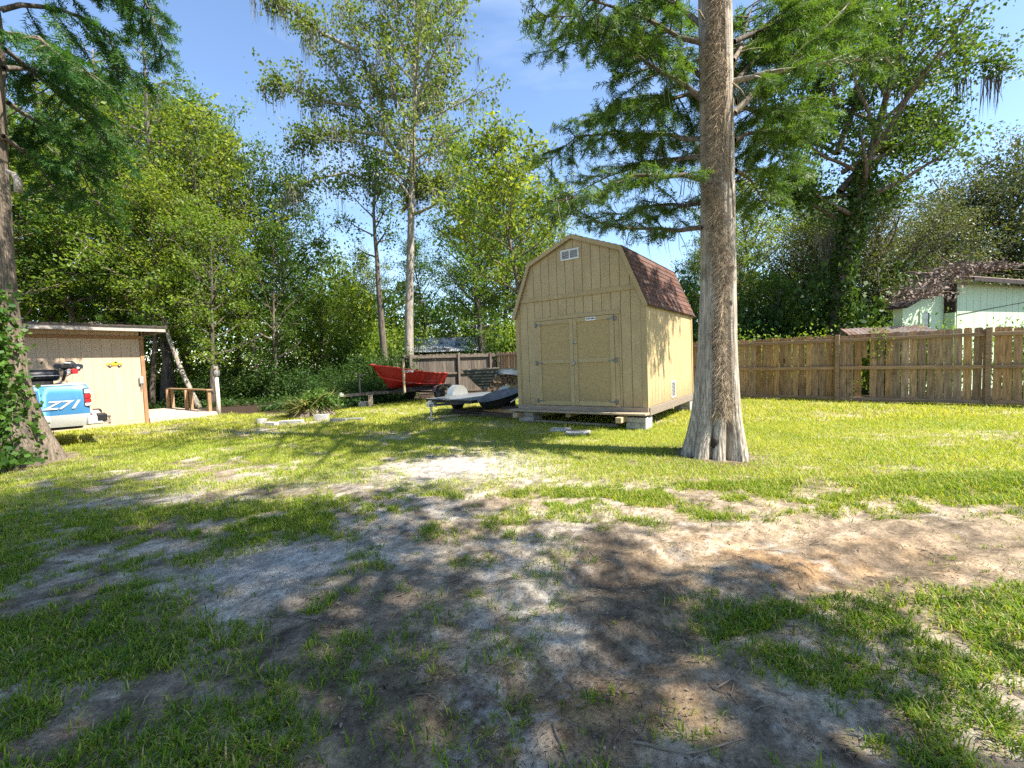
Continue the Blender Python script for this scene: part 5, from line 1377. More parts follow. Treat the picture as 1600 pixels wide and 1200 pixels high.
sn = MB().tube([ll(12, 268, 6.95), ll(22, 272, 6.9), ll(28, 284, 6.88), ll(29, 300, 6.86)], [.03, .035, .05, .048], 10); sn.build('broken_stub', MAT['palebark'], CT, True)

def add_limb(wood, C, T, path, r, per, seed, n2=26, L2=.9, spread=.24):
    rng = random.Random(seed); nr = NR(seed); pts = [Vector(p) for p in path]
    m = len(pts) - 1; wood.tube(pts, [r * (1 - .8 * i / m) for i in range(m + 1)], 6, False); cs = []; ts_ = []
    for k in range(n2):
        q, ld = along(pts, min(.99, .2 + .8 * (k + rng.random()) / n2)); sd = (ld * .5 + Vector((rng.gauss(0, 1), rng.gauss(0, 1), rng.gauss(.1, .8))).normalized()).normalized()
        sp = wander(q, sd, L2 * rng.uniform(.5, 1.3), 3, rng, .2, .02); wood.tube(sp, [.02, .014, .009, .004], 3, False); ct = rng.gauss(.5, .15)
        for j in range(4):
            c, _ = along(sp, min(.99, .2 + .8 * rng.random())); cs += [tuple(c)] * per; ts_ += [ct] * per
    cs = np.array(cs) + nr.randn(len(cs), 3) * np.array([spread, spread, spread * .6])
    return np.concatenate([C, cs]), np.concatenate([T, ts_])

# ---------------------------------------------------------------- tall pale leaved tree left of centre
NR = np.random.RandomState
w, C, T, tp = hardwood(31, 21.5, .235, .42, 3.2, 44, 11, .1, spread=.24, n2f=2.6, el=(12, 62), fill=4, trunk_wob=.03, lean=(-.02, 0))
TLOC = Vector((-5.0, 21.3, 0)); tl = lambda px, py, Y=21.3: Matrix.Rotation(-2.4, 3, 'Z') @ (at(px, py, Y) - TLOC)
for i, pth in enumerate(([(628, 255), (600, 210), (560, 165), (520, 110), (470, 50)], [(626, 300), (590, 285), (540, 270), (490, 280), (455, 300)], [(626, 235), (590, 150), (560, 80), (540, 0)], [(560, 165), (510, 160), (460, 140), (425, 130)],
                         [(628, 230), (660, 170), (690, 130), (705, 90)], [(600, 210), (540, 205), (490, 215), (450, 230)], [(628, 330), (655, 300), (690, 280)], [(560, 80), (500, 50), (450, 10), (420, -10)])):
    C, T = add_limb(w, C, T, [tl(px, py, 21.3 + (-1) ** i * .25 * j) for j, (px, py) in enumerate(pth)], .10, 13, 80 + i, 36, 1.1, .24)
TC = tree_thing('hardwood_tree', w, leaf_mesh('crown', C, .125, MAT['sycleaf'], NR(1), tone=T, asp=.75), MAT['palebark'], 'tall pale leaved tree with grey moss rising behind the red boat', TLOC, 2.4)
mo = random.Random(4); pts = [tuple(C[mo.randrange(len(C))] - np.array([0, 0, .1])) for _ in range(430)]; pts = [p for p in pts if p[2] > 8.5]
mesh_obj('hanging_moss', moss_mesh('hanging_moss', pts, mo, (.3, 1.25), w=.036), TC, 'stuff')
# thin dark leaning trunk next to it
w, C, T, tp = hardwood(37, 11.5, .19, .6, 1.5, 16, 12, .1, lean=(-.16, 0), trunk_wob=.09)
tree_thing('hardwood_tree', w, leaf_mesh('crown', C, .12, MAT['hardleaf'], NR(2), tone=T), MAT['bark'], 'slim dark crooked tree leaning left beside the tall pale tree', (-5.75, 21.0, 0))

# oak with an ivy clad trunk at the right
w, C, T, tp = hardwood(52, 14.5, .34, .48, 3.3, 26, 15, .1, spread=.25, n2f=2.4, lean=(-.02, 0), el=(8, 62), fill=4)
OB = Vector((13.15, 18.2, 0)); ol = lambda px, py, Y=18.2: tuple(at(px, py, Y) - OB)
C, T = add_limb(w, C, T, [ol(1312, 300), ol(1345, 262), ol(1395, 205), ol(1425, 130), ol(1470, 85), ol(1520, 70)], .17, 15, 61, 40, 1.3)
C, T = add_limb(w, C, T, [ol(1425, 130), ol(1500, 100), ol(1545, 96), ol(1570, 108)], .07, 13, 62, 22, .8)
C, T = add_limb(w, C, T, [ol(1315, 270), ol(1380, 232, 17.5), ol(1430, 225, 17), ol(1485, 225, 16.8)], .11, 14, 63, 26, .8)
C, T = add_limb(w, C, T, [ol(1308, 240), ol(1325, 190), ol(1340, 150), ol(1400, 60)], .15, 15, 64, 30, 1.2)
for i, pth in enumerate(([(1306, 215), (1285, 150), (1260, 80), (1245, 10)], [(1310, 170), (1290, 90), (1310, 0)], [(1306, 240), (1270, 220), (1235, 180), (1215, 140)], [(1330, 150), (1370, 80), (1390, -20)],
                         [(1312, 330), (1345, 315), (1385, 300), (1410, 285)], [(1304, 340), (1270, 320), (1240, 300), (1210, 290)], [(1395, 205), (1420, 190), (1455, 195), (1480, 215)])):
    C, T = add_limb(w, C, T, [ol(px, py, 18.2 + (-1) ** i * .3 * j) for j, (px, py) in enumerate(pth)], .09, 15, 65 + i, 34, 1.0)
IO = tree_thing('oak_tree', w, leaf_mesh('crown', C, .125, MAT['deepleaf'], NR(3), tone=T, asp=.7), MAT['bark'], 'tall oak with ivy clad trunk and a long bare limb reaching right above the fence', OB)
iv = NR(9); zz = iv.uniform(2.2, 8.6, 3000); aa = iv.uniform(0, 6.28, 3000); ro = .36 * (1 - .04 * zz) + abs(iv.randn(3000)) * .14
px_ = np.interp(zz, [p.z for p in tp], [p.x for p in tp]); py_ = np.interp(zz, [p.z for p in tp], [p.y for p in tp])
mesh_obj('ivy', leaf_mesh('ivy', np.stack([px_ + ro * np.cos(aa), py_ + ro * np.sin(aa), zz], 1), .15, MAT['darkleaf'], iv, up=.2, asp=.8), IO, 'stuff')
mo = random.Random(14); pts = [tuple(Vector(ol(px + mo.uniform(-10, 10), py + mo.uniform(-8, 12)))) for px, py in [(1560, 108), (1545, 112), (1455, 170), (1462, 180), (1430, 110), (1400, 120), (1350, 150), (1340, 300), (1500, 130), (1300, 360), (1315, 380), (1285, 370)] for _ in range(3)]
mesh_obj('hanging_moss', moss_mesh('hanging_moss', pts, mo, (.5, 1.7), w=.06), IO, 'stuff')

# light green airy tree between tall tree and shed
w, C, T, tp = hardwood(71, 14.8, .19, .22, 2.5, 40, 13, .1, spread=.28, n2f=2.5, el=(20, 65), fill=4)
tree_thing('hardwood_tree', w, leaf_mesh('crown', C, .145, MAT['limeleaf'], NR(4), tone=T), MAT['bark'], 'airy light green tree rising between the tall pale tree and the tan shed', (-1.55, 24.5, 0))
# slim tree behind the tan shed, leaning over the boat
w, C, T, tp = hardwood(73, 9.2, .11, .42, 2.1, 30, 14, .1, spread=.28, lean=(-.16, .02), trunk_wob=.05, el=(8, 60))
tree_thing('hardwood_tree', w, leaf_mesh('crown', C, .135, MAT['hardleaf'], NR(6), tone=T), MAT['bark'], 'slim green tree behind the tan shed leaning over the firewood and boat', (1.0, 15.0, 0))
# leaning trunk beside the deck
w, C, T, tp = hardwood(75, 8.6, .10, .45, 2.2, 26, 13, .1, spread=.26, lean=(-.42, .1), trunk_wob=.10, el=(10, 60))
tree_thing('hardwood_tree', w, leaf_mesh('crown', C, .135, MAT['limeleaf'], NR(5), tone=T), MAT['palebark'], 'pale leaning trunk with light green leaves rising behind the deck rail', (-12.0, 16.9, 0))

# ---------------------------------------------------------------- woodland behind: prototypes, then copies
VAR = {}
def proto(key, name, wood, me, bark):
    VAR[key] = (name, wood.mesh('trunk', bark, True), me)
for k, (sd, H, cb, cw, nl) in enumerate(((101, 11.0, .32, 2.5, 36), (102, 10.0, .36, 3.0, 34), (103, 12.0, .42, 2.6, 36), (104, 9.0, .24, 2.6, 32))):
    w, C, T, tp = hardwood(sd, H, .14, cb, cw, nl, 15, .1, spread=.21, n2f=2.5, fill=4, trunk_wob=.08)
    proto('hard%d' % k, 'hardwood_tree', w, leaf_mesh('crown', C, .112, MAT['hardleaf'], NR(20 + k), tone=T), MAT['bark'])
for k, (sd, H, cb, cw, nl) in enumerate(((111, 10.5, .30, 2.4, 34), (112, 8.5, .24, 2.5, 30))):
    w, C, T, tp = hardwood(sd, H, .12, cb, cw, nl, 15, .1, spread=.21, n2f=2.5, fill=4, trunk_wob=.08)
    proto('lime%d' % k, 'hardwood_tree', w, leaf_mesh('crown', C, .105, MAT['limeleaf'], NR(30 + k), tone=T), MAT['bark'])
for k, (sd, H, cw) in enumerate(((121, 8.5, 3.5), (122, 9.5, 3.2))):
    w, C, T, tp = hardwood(sd, H, .26, .20, cw, 38, 15, .1, spread=.30, n2f=2.8, fill=4, el=(5, 60), trunk_wob=.1)
    proto('oak%d' % k, 'oak_tree', w, leaf_mesh('crown', C, .115, MAT['oakleaf'], NR(40 + k), tone=T, asp=.5), MAT['bark'])
for k, (sd, H, cw) in enumerate(((131, 13.5, 2.6), (132, 11, 2.2))):
    w, P, D, T, tp = cypress(sd, H, .17, .16, cw, 44, 9)
    proto('cyp%d' % k, 'cypress_tree', w, spray_mesh('crown', P, D, MAT['cypleaf'], NR(50 + k), L=.36, w=.13, k=5, tone=T), MAT['bark'])
vr = random.Random(77)
def plant(key, x, y, h, label, group=None, wide=1.0):
    name, tm, cm = VAR[key]
    base = {'hard0': 11, 'hard1': 10, 'hard2': 12, 'hard3': 9, 'lime0': 10.5, 'lime1': 8.5, 'oak0': 8.5, 'oak1': 9.5, 'cyp0': 13.5, 'cyp1': 11}[key]
    s = h / base; r = empty(name, (x, y, 0), vr.uniform(0, 6.28), label, 'tree', group); r.scale = (s * wide, s * wide, s)
    mesh_obj('trunk', tm, r); mesh_obj('crown', cm, r); return r
def wood_row(rows, group):
    for px, Y, key, h, wd, lab in rows: plant(key, (px - 800) / FPX * Y, Y, h, lab, group, wd)
wood_row((
    (40, 17, 'hard0', 10.5, 1.1, 'round leafy hardwood just behind the left end of the peach shed roof'),
    (95, 21, 'cyp0', 16.5, 1.0, 'tall feathery cypress behind the peach shed, above the blue truck'),
    (140, 18.5, 'hard1', 11.0, 1, 'broad leafy hardwood right behind the middle of the peach shed roof'),
    (185, 20.5, 'cyp1', 16.1, 1.15, 'tall feathery cypress above the right end of the peach shed roof'),
    (235, 17.5, 'lime0', 9.3, 1.0, 'yellow green young tree over the leaning trunk beside the deck'),
    (262, 19.5, 'cyp0', 16.6, 1.0, 'feathery cypress rising straight behind the deck rail'),
    (300, 23, 'hard2', 16.6, 1.0, 'tall green hardwood behind the owl decoy post'),
    (345, 20, 'hard3', 12.0, .9, 'dark green mid height hardwood right of the owl decoy post'),
    (372, 24, 'hard0', 15.9, .9, 'tall dark hardwood rising midway between owl post and frond pile'),
    (405, 21, 'hard2', 12.9, .75, 'slender hardwood standing left of the frond pile at the wood edge'),
    (440, 25, 'hard1', 12.0, .9, 'leafy hardwood behind the left side of the frond pile'),
    (330, 17.5, 'lime1', 7.8, .9, 'short light green sapling beside the owl decoy post'),
    (475, 30, 'cyp1', 9.2, 1.0, 'distant pale feathery cypress above the frond pile'),
    (512, 35, 'cyp0', 11.0, .9, 'farthest pointed cypress below the gap of sky'),
    (545, 31, 'lime1', 7.6, 1.0, 'far light green tree left of the red bow'),
    (500, 26, 'lime1', 5.6, 1.1, 'low bright green tree directly behind the frond pile'),
    (560, 27, 'lime0', 6.6, .9, 'bright green tree behind the boat trailer coupler'),
    (430, 20, 'hard3', 7.6, .8, 'low dark hardwood at the wood edge left of the frond pile'),
    (590, 29, 'hard1', 8.5, .9, 'far hardwood behind the red bow and the slim crooked trunk'),
    (-60, 15, 'hard1', 11.6, 1.1, 'hardwood behind the ivy trunk at the left picture edge'),
    (-160, 16, 'hard2', 13.4, 1, 'tall hardwood beyond the left picture edge behind the blue truck'),
    (10, 24, 'hard2', 17.1, 1, 'tall hardwood showing past the ivy trunk above the shed'),
    (210, 27, 'hard0', 18.3, 1.1, 'tallest hardwood deep in the wood above the shed roof end'),
    (120, 30, 'hard2', 20.7, 1, 'rearmost very tall hardwood above the middle of the peach shed')), 'trees of the left woodland')
wood_row((
    (665, 30, 'hard0', 10, 1, 'green tree rising behind the tin carport roof'), (705, 31, 'lime0', 8.2, .9, 'light green tree beside the gable of the tin carport'),
    (742, 31, 'hard2', 14.5, .9, 'tall far tree between tin carport and tan shed'), (785, 27, 'hard1', 12.0, .85, 'leafy tree close left of the tan shed wall'),
    (822, 30, 'hard0', 13.2, .75, 'tall far tree over the left eave of the tan shed'), (862, 27, 'hard3', 9.6, .8, 'dark tree over the left roof slope of the tan shed'),
    (905, 29, 'hard1', 8.6, .9, 'tree hidden mostly behind the peak of the tan shed'),
    (755, 25.5, 'lime1', 6.0, .9, 'low light green tree over the fence right of the carport'), (960, 32, 'hard3', 6.5, .9, 'far low tree behind the right roof slope of the tan shed'),
    (1010, 34, 'hard1', 6.2, .9, 'farthest low tree behind the tan shed roof'), (1045, 33, 'hard0', 7.0, .8, 'far low tree at the rear edge of the shed roof')), 'trees beyond the rear fence')
wood_row((
    (1078, 26, 'hard3', 7.3, .8, 'round green tree in the gap between tan shed and big trunk'), (1120, 24, 'hard0', 9.4, .8, 'green hardwood mostly hidden by the big pale trunk'),
    (1165, 22, 'hard3', 6.6, .9, 'dark green hardwood just right of the big pale trunk'), (1185, 26, 'hard1', 11.2, .9, 'taller hardwood right of the big trunk under its limbs'),
    (1240, 24, 'oak1', 9.0, .9, 'grey green oak left of the ivy clad oak'), (1300, 22.5, 'oak0', 7.6, .8, 'low grey green oak at the foot of the ivy clad oak'),
    (1335, 26, 'oak1', 10.4, .9, 'tall grey green oak behind the ivy clad oak'), (1378, 21.5, 'oak0', 8.3, .85, 'dense olive oak above the rusty lean-to'),
    (1432, 23, 'oak1', 8.8, .9, 'dense olive oak behind the left wall of the green house'), (1215, 20, 'lime1', 4.8, .9, 'bright low tree over the fence right of the big trunk'),
    (1490, 27, 'oak0', 9.6, 1, 'oak rising behind the dead creeper on the house'), (1545, 24, 'oak1', 10.8, 1.0, 'tall olive oak behind the green house roof'),
    (1600, 25, 'oak0', 12.3, 1.05, 'tallest olive oak at the right picture edge'), (1690, 22, 'oak1', 11.5, 1, 'oak beyond the right picture edge behind the house'),
    (1800, 20, 'hard0', 10, 1, 'hardwood beyond the right picture edge'), (1272, 30, 'hard2', 13.5, .9, 'far tall hardwood between big trunk and ivy clad oak')), 'trees beyond the right fence')
# trees that stand right of and behind the camera and shade the near yard
ash = ('tall hardwood standing beside the yard whose crown shades the bare soil', 'hardwoods shading the near yard')
for key, x, y, h, wd in (('hard1', 5.0, -.8, 17.5, .60), ('hard2', 6.2, -2.0, 21, .64), ('hard0', 4.2, -3.4, 19, .7), ('hard2', 5.6, -3.9, 17, .7), ('lime0', 5.6, -1.4, 19, .66), ('hard3', 4.5, -2.4, 20, .6), ('hard1', 3.2, -4.9, 17, .6), ('hard2', 7.5, -1.0, 20, .58)):
    plant(key, x, y, h, *ash, wd)

# shrubs
SH = []
for k in range(4):
    nr = NR(200 + k); n = (2600, 2200, 3000, 4200)[k]
    c = nr.randn(26, 3) * np.array([.55, .55, .38]) + np.array([0, 0, .75]); c[:, 2] = np.abs(c[:, 2])
    Pt = c[nr.randint(0, 26, n)] + nr.randn(n, 3) * .2; Pt[:, 2] = np.abs(Pt[:, 2]); tn = np.repeat(.5, n)
    st = MB()
    for q in c[:14]: st.tube([(0, 0, -.05), (q[0] * .4, q[1] * .4, q[2] * .5), tuple(q)], [.016, .012, .005], 4, False)
    SH.append((leaf_mesh('foliage', Pt, (.10, .13, .09, .085)[k], MAT['darkleaf' if k < 3 else 'limeleaf'], nr, tone=tn, asp=.6 if k != 1 else .3), st.mesh('stem', MAT['bark'], True)))
def shrub(k, x, y, s, label, group, h=1.0):
    r = empty('shrub', (x, y, -.03), vr.uniform(0, 6.28), label, 'shrub', group); r.scale = (s, s, s * h)
    mesh_obj('foliage', SH[k][0], r); mesh_obj('stem', SH[k][1], r)
sl = ('dark green undergrowth shrub at the edge of the left woodland', 'undergrowth of the left woodland')
for i in range(50):
    x = vr.uniform(-22, -4.6); e = float(np.interp(x, [-40, -14, -9, -6.5, -5.5, -3], [13, 16.2, 17.2, 15.6, 16.5, 21])); y = e + abs(vr.gauss(0, 3.6)) + 2.2
    if x > -11 and y < 17.0 and x < -8.4: y += 2.6
    shrub(vr.choice((0, 0, 1, 2, 2)), x, y, vr.uniform(.6, 1.15), *sl, vr.uniform(.7, 1.2))
sl = ('green shrub growing over the fence top behind the boat or shed', 'shrubs behind the rear fence')
for i in range(16):
    x = vr.choice((vr.uniform(-9, -6.2), vr.uniform(-1.9, 1.5))); shrub(vr.choice((0, 2, 3)), x, 23.2 + vr.random() * 4, vr.uniform(1.0, 1.8), *sl, 1.3)
sl = ('yellow green shrub showing just over the right fence', 'shrubs behind the right fence')
for px, Y, s, h in ((1170, 16.2, 1.15, .98), (1205, 16.5, 1.2, .95), (1245, 15.4, 1.15, .97), (1280, 14.8, 1.1, .96), (1318, 14.4, 1.0, 1.0), (1380, 12.5, .62, 1.80), (1466, 12.0, .72, 1.62), (1600, 11.6, .55, 2.15), (1100, 18, 1.2, 1.2)):
    x = (px - 800) / FPX * Y; shrub(3, x, Y, s, *sl, h)
sl = ('dark shrub in the shade beyond the right fence', 'dark shrubs beyond the right fence')
for px in range(1060, 1480, 34):
    Y = 19.5 + vr.uniform(-1, 3); shrub(vr.choice((0, 2)), (px - 800) / FPX * Y, Y, vr.uniform(1.3, 2.0), *sl, 1.5)
nr = NR(310); n = 15000; x = nr.uniform(-17, -4.2, n); e = np.interp(x, [-40, -14, -9, -6.5, -5.5, -3], [12.4, 14.4, 14.9, 14.0, 14.6, 19.9]); y = e + np.abs(nr.randn(n)) * 2.4
k_ = ~((x < -8.6) & (y < 17.2) & (x > -13.5) & (np.abs((y - 12.49) - (x + 10.34) * .2) < 4.6)); x, y = x[k_], y[k_]
tag(mesh_obj('ground_cover', leaf_mesh('ground_cover', np.stack([x, y, .02 + np.abs(nr.randn(len(x))) * .13 * fbm(x * 1.3, y * 1.3, 76, 3) * 2], 1), .11, MAT['darkleaf'], nr, tone=.4, asp=.5), kind='stuff'), 'low dark leafy ground cover added to darken the edge of the left woodland', 'ground cover')  # dark leaves added to deepen the tone where the wood edge is shaded
# leafy clumps in front of the dark wood near the boat
fe = ('broad leaved green plant on the ground beside the boat trailer tongue', 'leafy plants beside the boat')
for px, Y, s in ((545, 16.4, .62), (575, 16.8, .55), (600, 17.6, .6), (520, 17.2, .55)):
    shrub(1, (px - 800) / FPX * Y, Y, s, *fe, 1.0)
# far wood that closes the view, read as one mass
nr = NR(300); n = 52000
az = nr.uniform(-1.25, 1.25, n); dist = nr.uniform(38, 50, n)
topz = 6.5 + 4.0 * (fbm(az * 9, az * 0 + 3, 71, 4) - .3); zz = topz * (1 - nr.rand(n) ** 1.6 * .98)
Pw = np.stack([np.sin(az) * dist, np.cos(az) * dist, zz], 1)
wd = mesh_obj('far_woodland', leaf_mesh('far_woodland', Pw, .42, MAT['darkleaf'], nr, tone=.35 + .5 * fbm(az * 40, zz * .6, 72, 3)), kind='stuff'); tag(wd, 'far mass of green woodland closing the view behind the yard', 'woodland')

nr = NR(301); n = 70000; az = nr.uniform(-1.15, .12, n); dist = nr.uniform(25, 37, n)
topz = 7.5 * (1 - sstep(-.36, -.28, az) * .45) * (.75 + .5 * fbm(az * 14, az * 0 + 7, 73, 4)); zz = topz * nr.rand(n)
x_, y_ = np.sin(az) * dist, np.cos(az) * dist
kp = ~((np.abs(x_ + 3.7) < 3.6) & (np.abs(y_ - 27) < 3.6)); x_, y_, zz, az = x_[kp], y_[kp], zz[kp], az[kp]
wd = mesh_obj('inner_woodland', leaf_mesh('inner_woodland', np.stack([x_, y_, zz], 1), .22, MAT['limeleaf'], nr, tone=.15 + .7 * fbm(az * 60, zz, 74, 3)), kind='stuff'); tag(wd, 'dark leafy inside of the wood behind the peach shed and boat', 'woodland')
# ---------------------------------------------------------------- pile of cut palm fronds and its edging
PPt = spot(487, 650)
BPX = empty('brush_pile', PPt, 0, 'heap of cut palm fronds and green vines behind pale edging stones', 'brush pile'); BPX.scale = (1.08, 1.1, 1.2)
br = random.Random(6); V = []; Tn = []
for k in range(150):
    a = br.uniform(0, 6.28); bx, by = br.gauss(0, .22), br.gauss(0, .2); el_ = br.uniform(-.05, .75); 
    if br.random() < .45: a = PI + br.gauss(0, .5); el_ = br.uniform(.0, .45)
    d = Vector((math.cos(a) * math.cos(el_), math.sin(a) * math.cos(el_), math.sin(el_))); L = br.uniform(.35, .85); p0 = Vector((bx, by, br.uniform(.05, .30)))
    tone = br.choice((.1, .2, .3, .5, .85, .95))
    for j in range(7):
        dd = (d + Vector((br.gauss(0, .16), br.gauss(0, .16), br.gauss(0, .12)))).normalized(); s_ = dd.cross(Vector((0, 0, 1))); s_ = s_.normalized() * br.uniform(.010, .020)
        mid = p0 + dd * L * .5 + Vector((0, 0, .05)); tip = p0 + dd * L + Vector((0, 0, -.14 * L)); tip.z = max(tip.z, .02)
        V += [p0 - s_ * .5, p0 + s_ * .5, mid + s_, p0 - s_ * .5, mid + s_, mid - s_, mid - s_, mid + s_, tip]; Tn += [tone + br.gauss(0, .08)] * 9
V = np.array([tuple(v) for v in V]); mesh_obj('fronds', fast_mesh('fronds', V, np.arange(len(V)).reshape(-1, 3), MAT['frond'], {'tone': ('FLOAT', np.clip(Tn, 0, 1))}), BPX, 'stuff')
nr = NR(15); Pl = nr.randn(1200, 3) * np.array([.24, .24, .13]) + np.array([.20, .08, .40]); Pl[:, 2] = np.abs(Pl[:, 2])
k_ = Pl[:, 2] > .42 + .28 * np.exp(-((Pl[:, 0] - .15) / .35) ** 2); Pl[k_, 2] *= .75
mesh_obj('vines', leaf_mesh('vines', Pl, .075, MAT['ivy'], nr, tone=.55), BPX, 'stuff')
core = MB(); core.grid([[((.62 * u) * math.cos(a_), (.5 * u) * math.sin(a_), .34 * (1 - u * u) + .03 * math.sin(a_ * 5)) for a_ in [2 * PI * q / 18 for q in range(19)]] for u in (.01, .35, .6, .8, 1)]); core.build('core', MAT['deadleaf'], BPX, True)
for i, (px, py, l, wdt, h, rz, lab) in enumerate(((503, 656, .34, .22, .15, .1, 'tallest pale block of the edging, nearest the frond pile'), (530, 658, .42, .16, .08, -.1, 'thin white slab of the edging right of the tall block'),
        (455, 662, .62, .15, .09, .04, 'long pale slab of the edging left of the tall block'), (425, 665, .28, .17, .09, -.25, 'short broken edging stone left of the long slab'),
        (409, 661, .22, .2, .12, .6, 'grey corner stone at the left end of the edging'), (556, 656, .45, .12, .05, .08, 'flat grey slab at the right end of the edging'))):
    m_ = MB().cbox(-l / 2, l / 2, -wdt / 2, wdt / 2, -.03, h, .012); rj = random.Random(i); m_.v = [(x + rj.uniform(-.008, .008), y + rj.uniform(-.008, .008), z + rj.uniform(-.008, .008)) for x, y, z in m_.v]
    o = m_.build('edging_stone', MAT['concrete']); o.location = spot(px, py); o.rotation_euler.z = rz; tag(o, lab, 'stone', 'edging stones before the frond pile')

# dead creeper on the neighbour's roof
nr = NR(16); n = 2300; u = nr.rand(n)
hp = np.stack([-2.7 + 5.4 * u, nr.uniform(-.45, .6, n), np.interp(-2.7 + 5.4 * u, [-2.7, 0, 2.7], [2.75, 3.70, 3.95]) + np.abs(nr.randn(n)) * np.interp(u, [0, .25, .6, 1], [.14, .24, .16, .06])], 1)
hang = nr.rand(n) < .25; hp[hang, 2] -= nr.rand(hang.sum()) * .60 * np.exp(-((hp[hang, 0] + 1.1) / .85) ** 2); hp[hang, 1] = -.35 + nr.randn(hang.sum()) * .12
dv = empty('dead_creeper', HC, HY, "tangle of dead brown creeper lying over the green house's roof edge", 'creeper')
mesh_obj('leaves', leaf_mesh('leaves', hp, .10, MAT['deadleaf'], nr, up=.1, asp=.6), dv, 'stuff')
sm = MB(); sr = random.Random(2)
for k in range(46):
    x = sr.uniform(-2.3, 2.5); z = float(np.interp(x, [-2.7, 0, 2.7], [2.75, 3.72, 3.98])); sm.tube(wander((x, sr.uniform(-.4, .5), z), (sr.uniform(-1, 1), sr.uniform(-.5, .3), sr.uniform(0, .25)), sr.uniform(.5, 1.2), 4, sr, .3, -.08), [.012, .011, .009, .007, .004], 4)
sm.build('stem', MAT['twig'], dv, True)

# ---------------------------------------------------------------- grass
def blades(name, n, xr, yr, weight, hgt, wid, tris3, seed, tuft=1, tone0=.55):
    nr = NR(seed)
    u = nr.rand(n); y = np.sqrt(yr[0] ** 2 + u * (yr[1] ** 2 - yr[0] ** 2)); x = (nr.rand(n) * 2 - 1) * (y * xr[0] + xr[1])
    c = cover(x, y); k = nr.rand(n) < c * weight
    if tuft > 1: k &= nr.rand(n) < np.clip(c * 1.2, 0, 1)
    x, y, c = x[k], y[k], c[k]
    # keep clear of trunks and things with a floor on the ground
    for bx, by, r in ((CB.x, CB.y, .52), (CL.x, CL.y, .95)):
        k = (x - bx) ** 2 + (y - by) ** 2 > r * r; x, y, c = x[k], y[k], c[k]
    if tuft > 1:
        m = len(x); th = nr.uniform(0, 6.28, (m, tuft)); rr_ = np.abs(nr.randn(m, tuft)) * .022
        sz = np.repeat(nr.uniform(.55, 1.3, m), tuft); tt_ = np.repeat(nr.randn(m) * .13, tuft)
        x = (x[:, None] + rr_ * np.cos(th)).ravel(); y = (y[:, None] + rr_ * np.sin(th)).ravel(); az = (th + nr.randn(m, tuft) * .5).ravel()
    else:
        az = nr.uniform(0, 6.28, len(x)); sz = nr.uniform(.6, 1.3, len(x)); tt_ = .18 * (fbm(x * 1.5, y * 1.5, 91, 3) - .5) * 2
    m = len(x); z = zg(x, y) - .006
    h = hgt * sz * nr.uniform(.7, 1.3, m); w = wid * nr.uniform(.7, 1.3, m); bend = nr.uniform(.25, 1.15, m) * h
    d = np.stack([np.cos(az), np.sin(az), np.zeros(m)], 1); s = np.stack([-np.sin(az), np.cos(az), np.zeros(m)], 1); B = np.stack([x, y, z], 1)
    tn = np.clip(tone0 + tt_ + .16 * nr.randn(m), 0, .86); tn = np.where(nr.rand(m) < .07, nr.uniform(.9, 1, m), tn)
    up = np.array([0, 0, 1.])
    if tris3:
        mid = B + d * (bend * .35)[:, None] + up * (h * .62)[:, None]; tip = B + d * bend[:, None] + up * (h * nr.uniform(.6, 1.0, m))[:, None]
        sw = s * (w / 2)[:, None]
        V = np.stack([B - sw, B + sw, mid + sw * .9, B - sw, mid + sw * .9, mid - sw * .9, mid - sw * .9, mid + sw * .9, tip], 1); q = 9
    else:
        sw = s * (w / 2)[:, None]; tip = B + d * bend[:, None] + up * h[:, None]; V = np.stack([B - sw, B + sw, tip], 1); q = 3
    V = V.reshape(-1, 3)
    o = mesh_obj(name, fast_mesh(name, V, np.arange(len(V), dtype=np.int32).reshape(-1, 3), MAT['grass'], {'tone': ('FLOAT', np.repeat(tn, q))}), kind='stuff')
    return o
tag(blades('grass', 84000, (1.35, .3), (1.15, 4.9), .85, .046, .0052, True, 1, tuft=6, tone0=.32), 'sparse green grass tufts on the near bare soil', 'grass')
tag(blades('grass', 330000, (1.32, .3), (3.8, 9.0), .95, .046, .011, False, 2, tone0=.68), 'sunlit green lawn round the big trunk', 'grass')
tag(blades('grass', 260000, (1.32, .3), (8.8, 17.5), .95, .062, .022, False, 3, tone0=.72), 'far lawn before the fence and boat', 'grass')

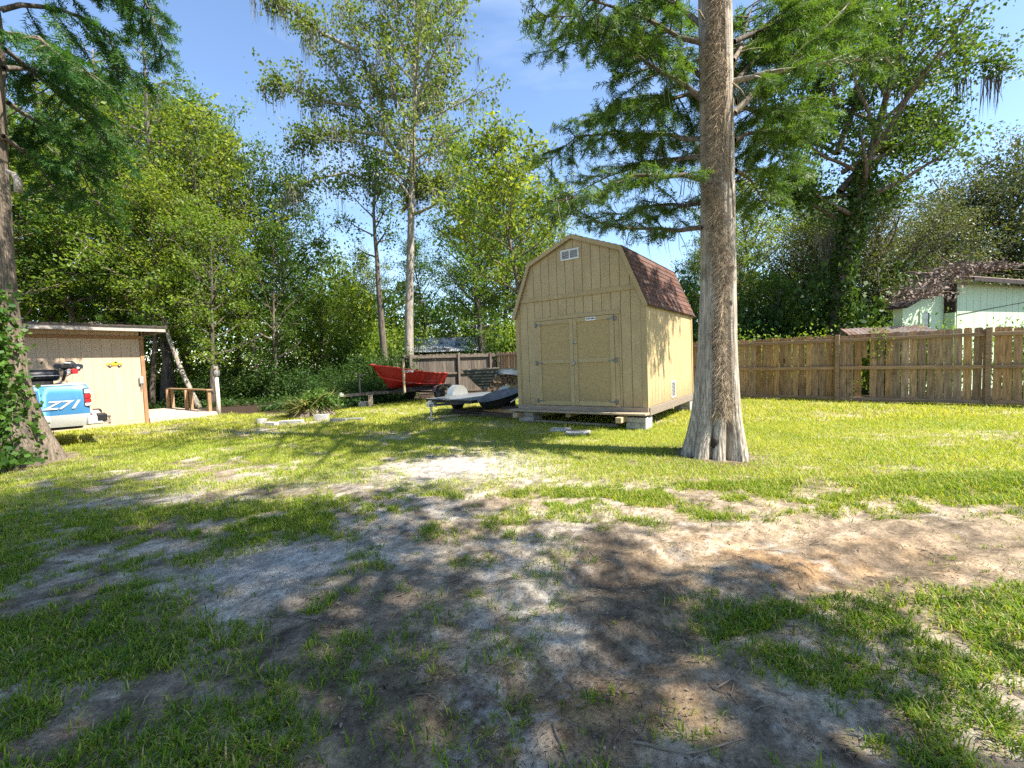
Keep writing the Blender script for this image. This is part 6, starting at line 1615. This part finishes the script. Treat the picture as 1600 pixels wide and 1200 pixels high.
# fallen leaves and twigs
nr = NR(44); n = 9000; y = 1.15 + 6.5 * nr.rand(n) ** 1.5; x = (nr.rand(n) * 2 - 1) * (y * 1.35 + .3)
Pd = np.stack([x, y, zg(x, y) + .006], 1)
n = 26000; y = 1.12 + 5.5 * nr.rand(n) ** 1.6; x = (nr.rand(n) * 2 - 1) * (y * 1.35 + .3); k_ = fbm(x * 2.2, y * 2.2, 61, 4, .6) > .47; x, y = x[k_], y[k_]
n2_ = 5000; a_ = nr.uniform(0, 6.28, n2_); q_ = .45 + np.abs(nr.randn(n2_)) * .35; x = np.concatenate([x, CB.x + q_ * np.cos(a_)]); y = np.concatenate([y, CB.y + q_ * np.sin(a_)])
tag(mesh_obj('cypress_needles', leaf_mesh('cypress_needles', np.stack([x, y, zg(x, y) + .005], 1), .026, MAT['needle'], nr, up=4, asp=.14), kind='stuff'), 'brown cypress needles and bark crumbs strewn over the near soil', 'leaf litter')
tag(mesh_obj('fallen_leaves', leaf_mesh('fallen_leaves', Pd, .017, MAT['deadleaf'], nr, up=5, asp=.5), kind='stuff'), 'small dry leaves scattered over the near soil', 'leaf litter')
tw = MB(); tr_ = random.Random(12)
for k in range(420):
    y = 1.2 + 5 * tr_.random() ** 1.4; x = tr_.uniform(-1, 1) * (y * 1.3 + .2); a = tr_.uniform(0, 6.28); L = tr_.uniform(.03, .16); pts = []
    for i in range(4):
        xx, yy = x + math.cos(a) * L * i / 3, y + math.sin(a) * L * i / 3; a += tr_.gauss(0, .25); pts.append((xx, yy, float(zg(np.array([xx]), np.array([yy]))[0]) + .006))
    tw.tube(pts, [.0028, .0026, .002, .0012], 4)
tag(tw.build('twig_litter', MAT['twig'], None, True, 'stuff'), 'fine dry twigs scattered over the near soil', 'twigs')
for path, r, lab in (([(985, 1158), (1030, 1168), (1075, 1176), (1120, 1165), (1165, 1150)], .0055, 'long curved dry twig lying on the soil near the lower edge'), ([(1230, 982), (1246, 984), (1256, 981)], .008, 'short pale stick lying left of the lower right grass'),
                     ([(862, 1140), (878, 1168), (896, 1198)], .0045, 'thin grey twig pointing at the viewer near the lower edge'), ([(1120, 1078), (1145, 1058), (1160, 1042)], .005, 'straight dry twig on the soil among small grass tufts'),
                     ([(466, 965), (485, 969), (497, 972)], .007, 'pale stick lying on dark soil left of the middle'), ([(770, 1020), (785, 1010), (800, 1002)], .005, 'dark bent twig beside the tyre rut')):
    pts = []
    for px, py in path:
        p = spot(px, py); p.z = float(zg(np.array([p.x]), np.array([p.y]))[0]) + r * 1.2; pts.append(p)
    fine = []
    for i in range(len(pts) - 1):
        for u in (0, .5): fine.append(pts[i].lerp(pts[i + 1], u) + Vector((tr_.gauss(0, .004), tr_.gauss(0, .004), .002)))
    fine.append(pts[-1]); m = len(fine) - 1
    tag(MB().tube(fine, [r * (1 - .5 * i / m) for i in range(m + 1)], 6).build('fallen_twig', MAT['twig'], None, True), lab, 'twig')
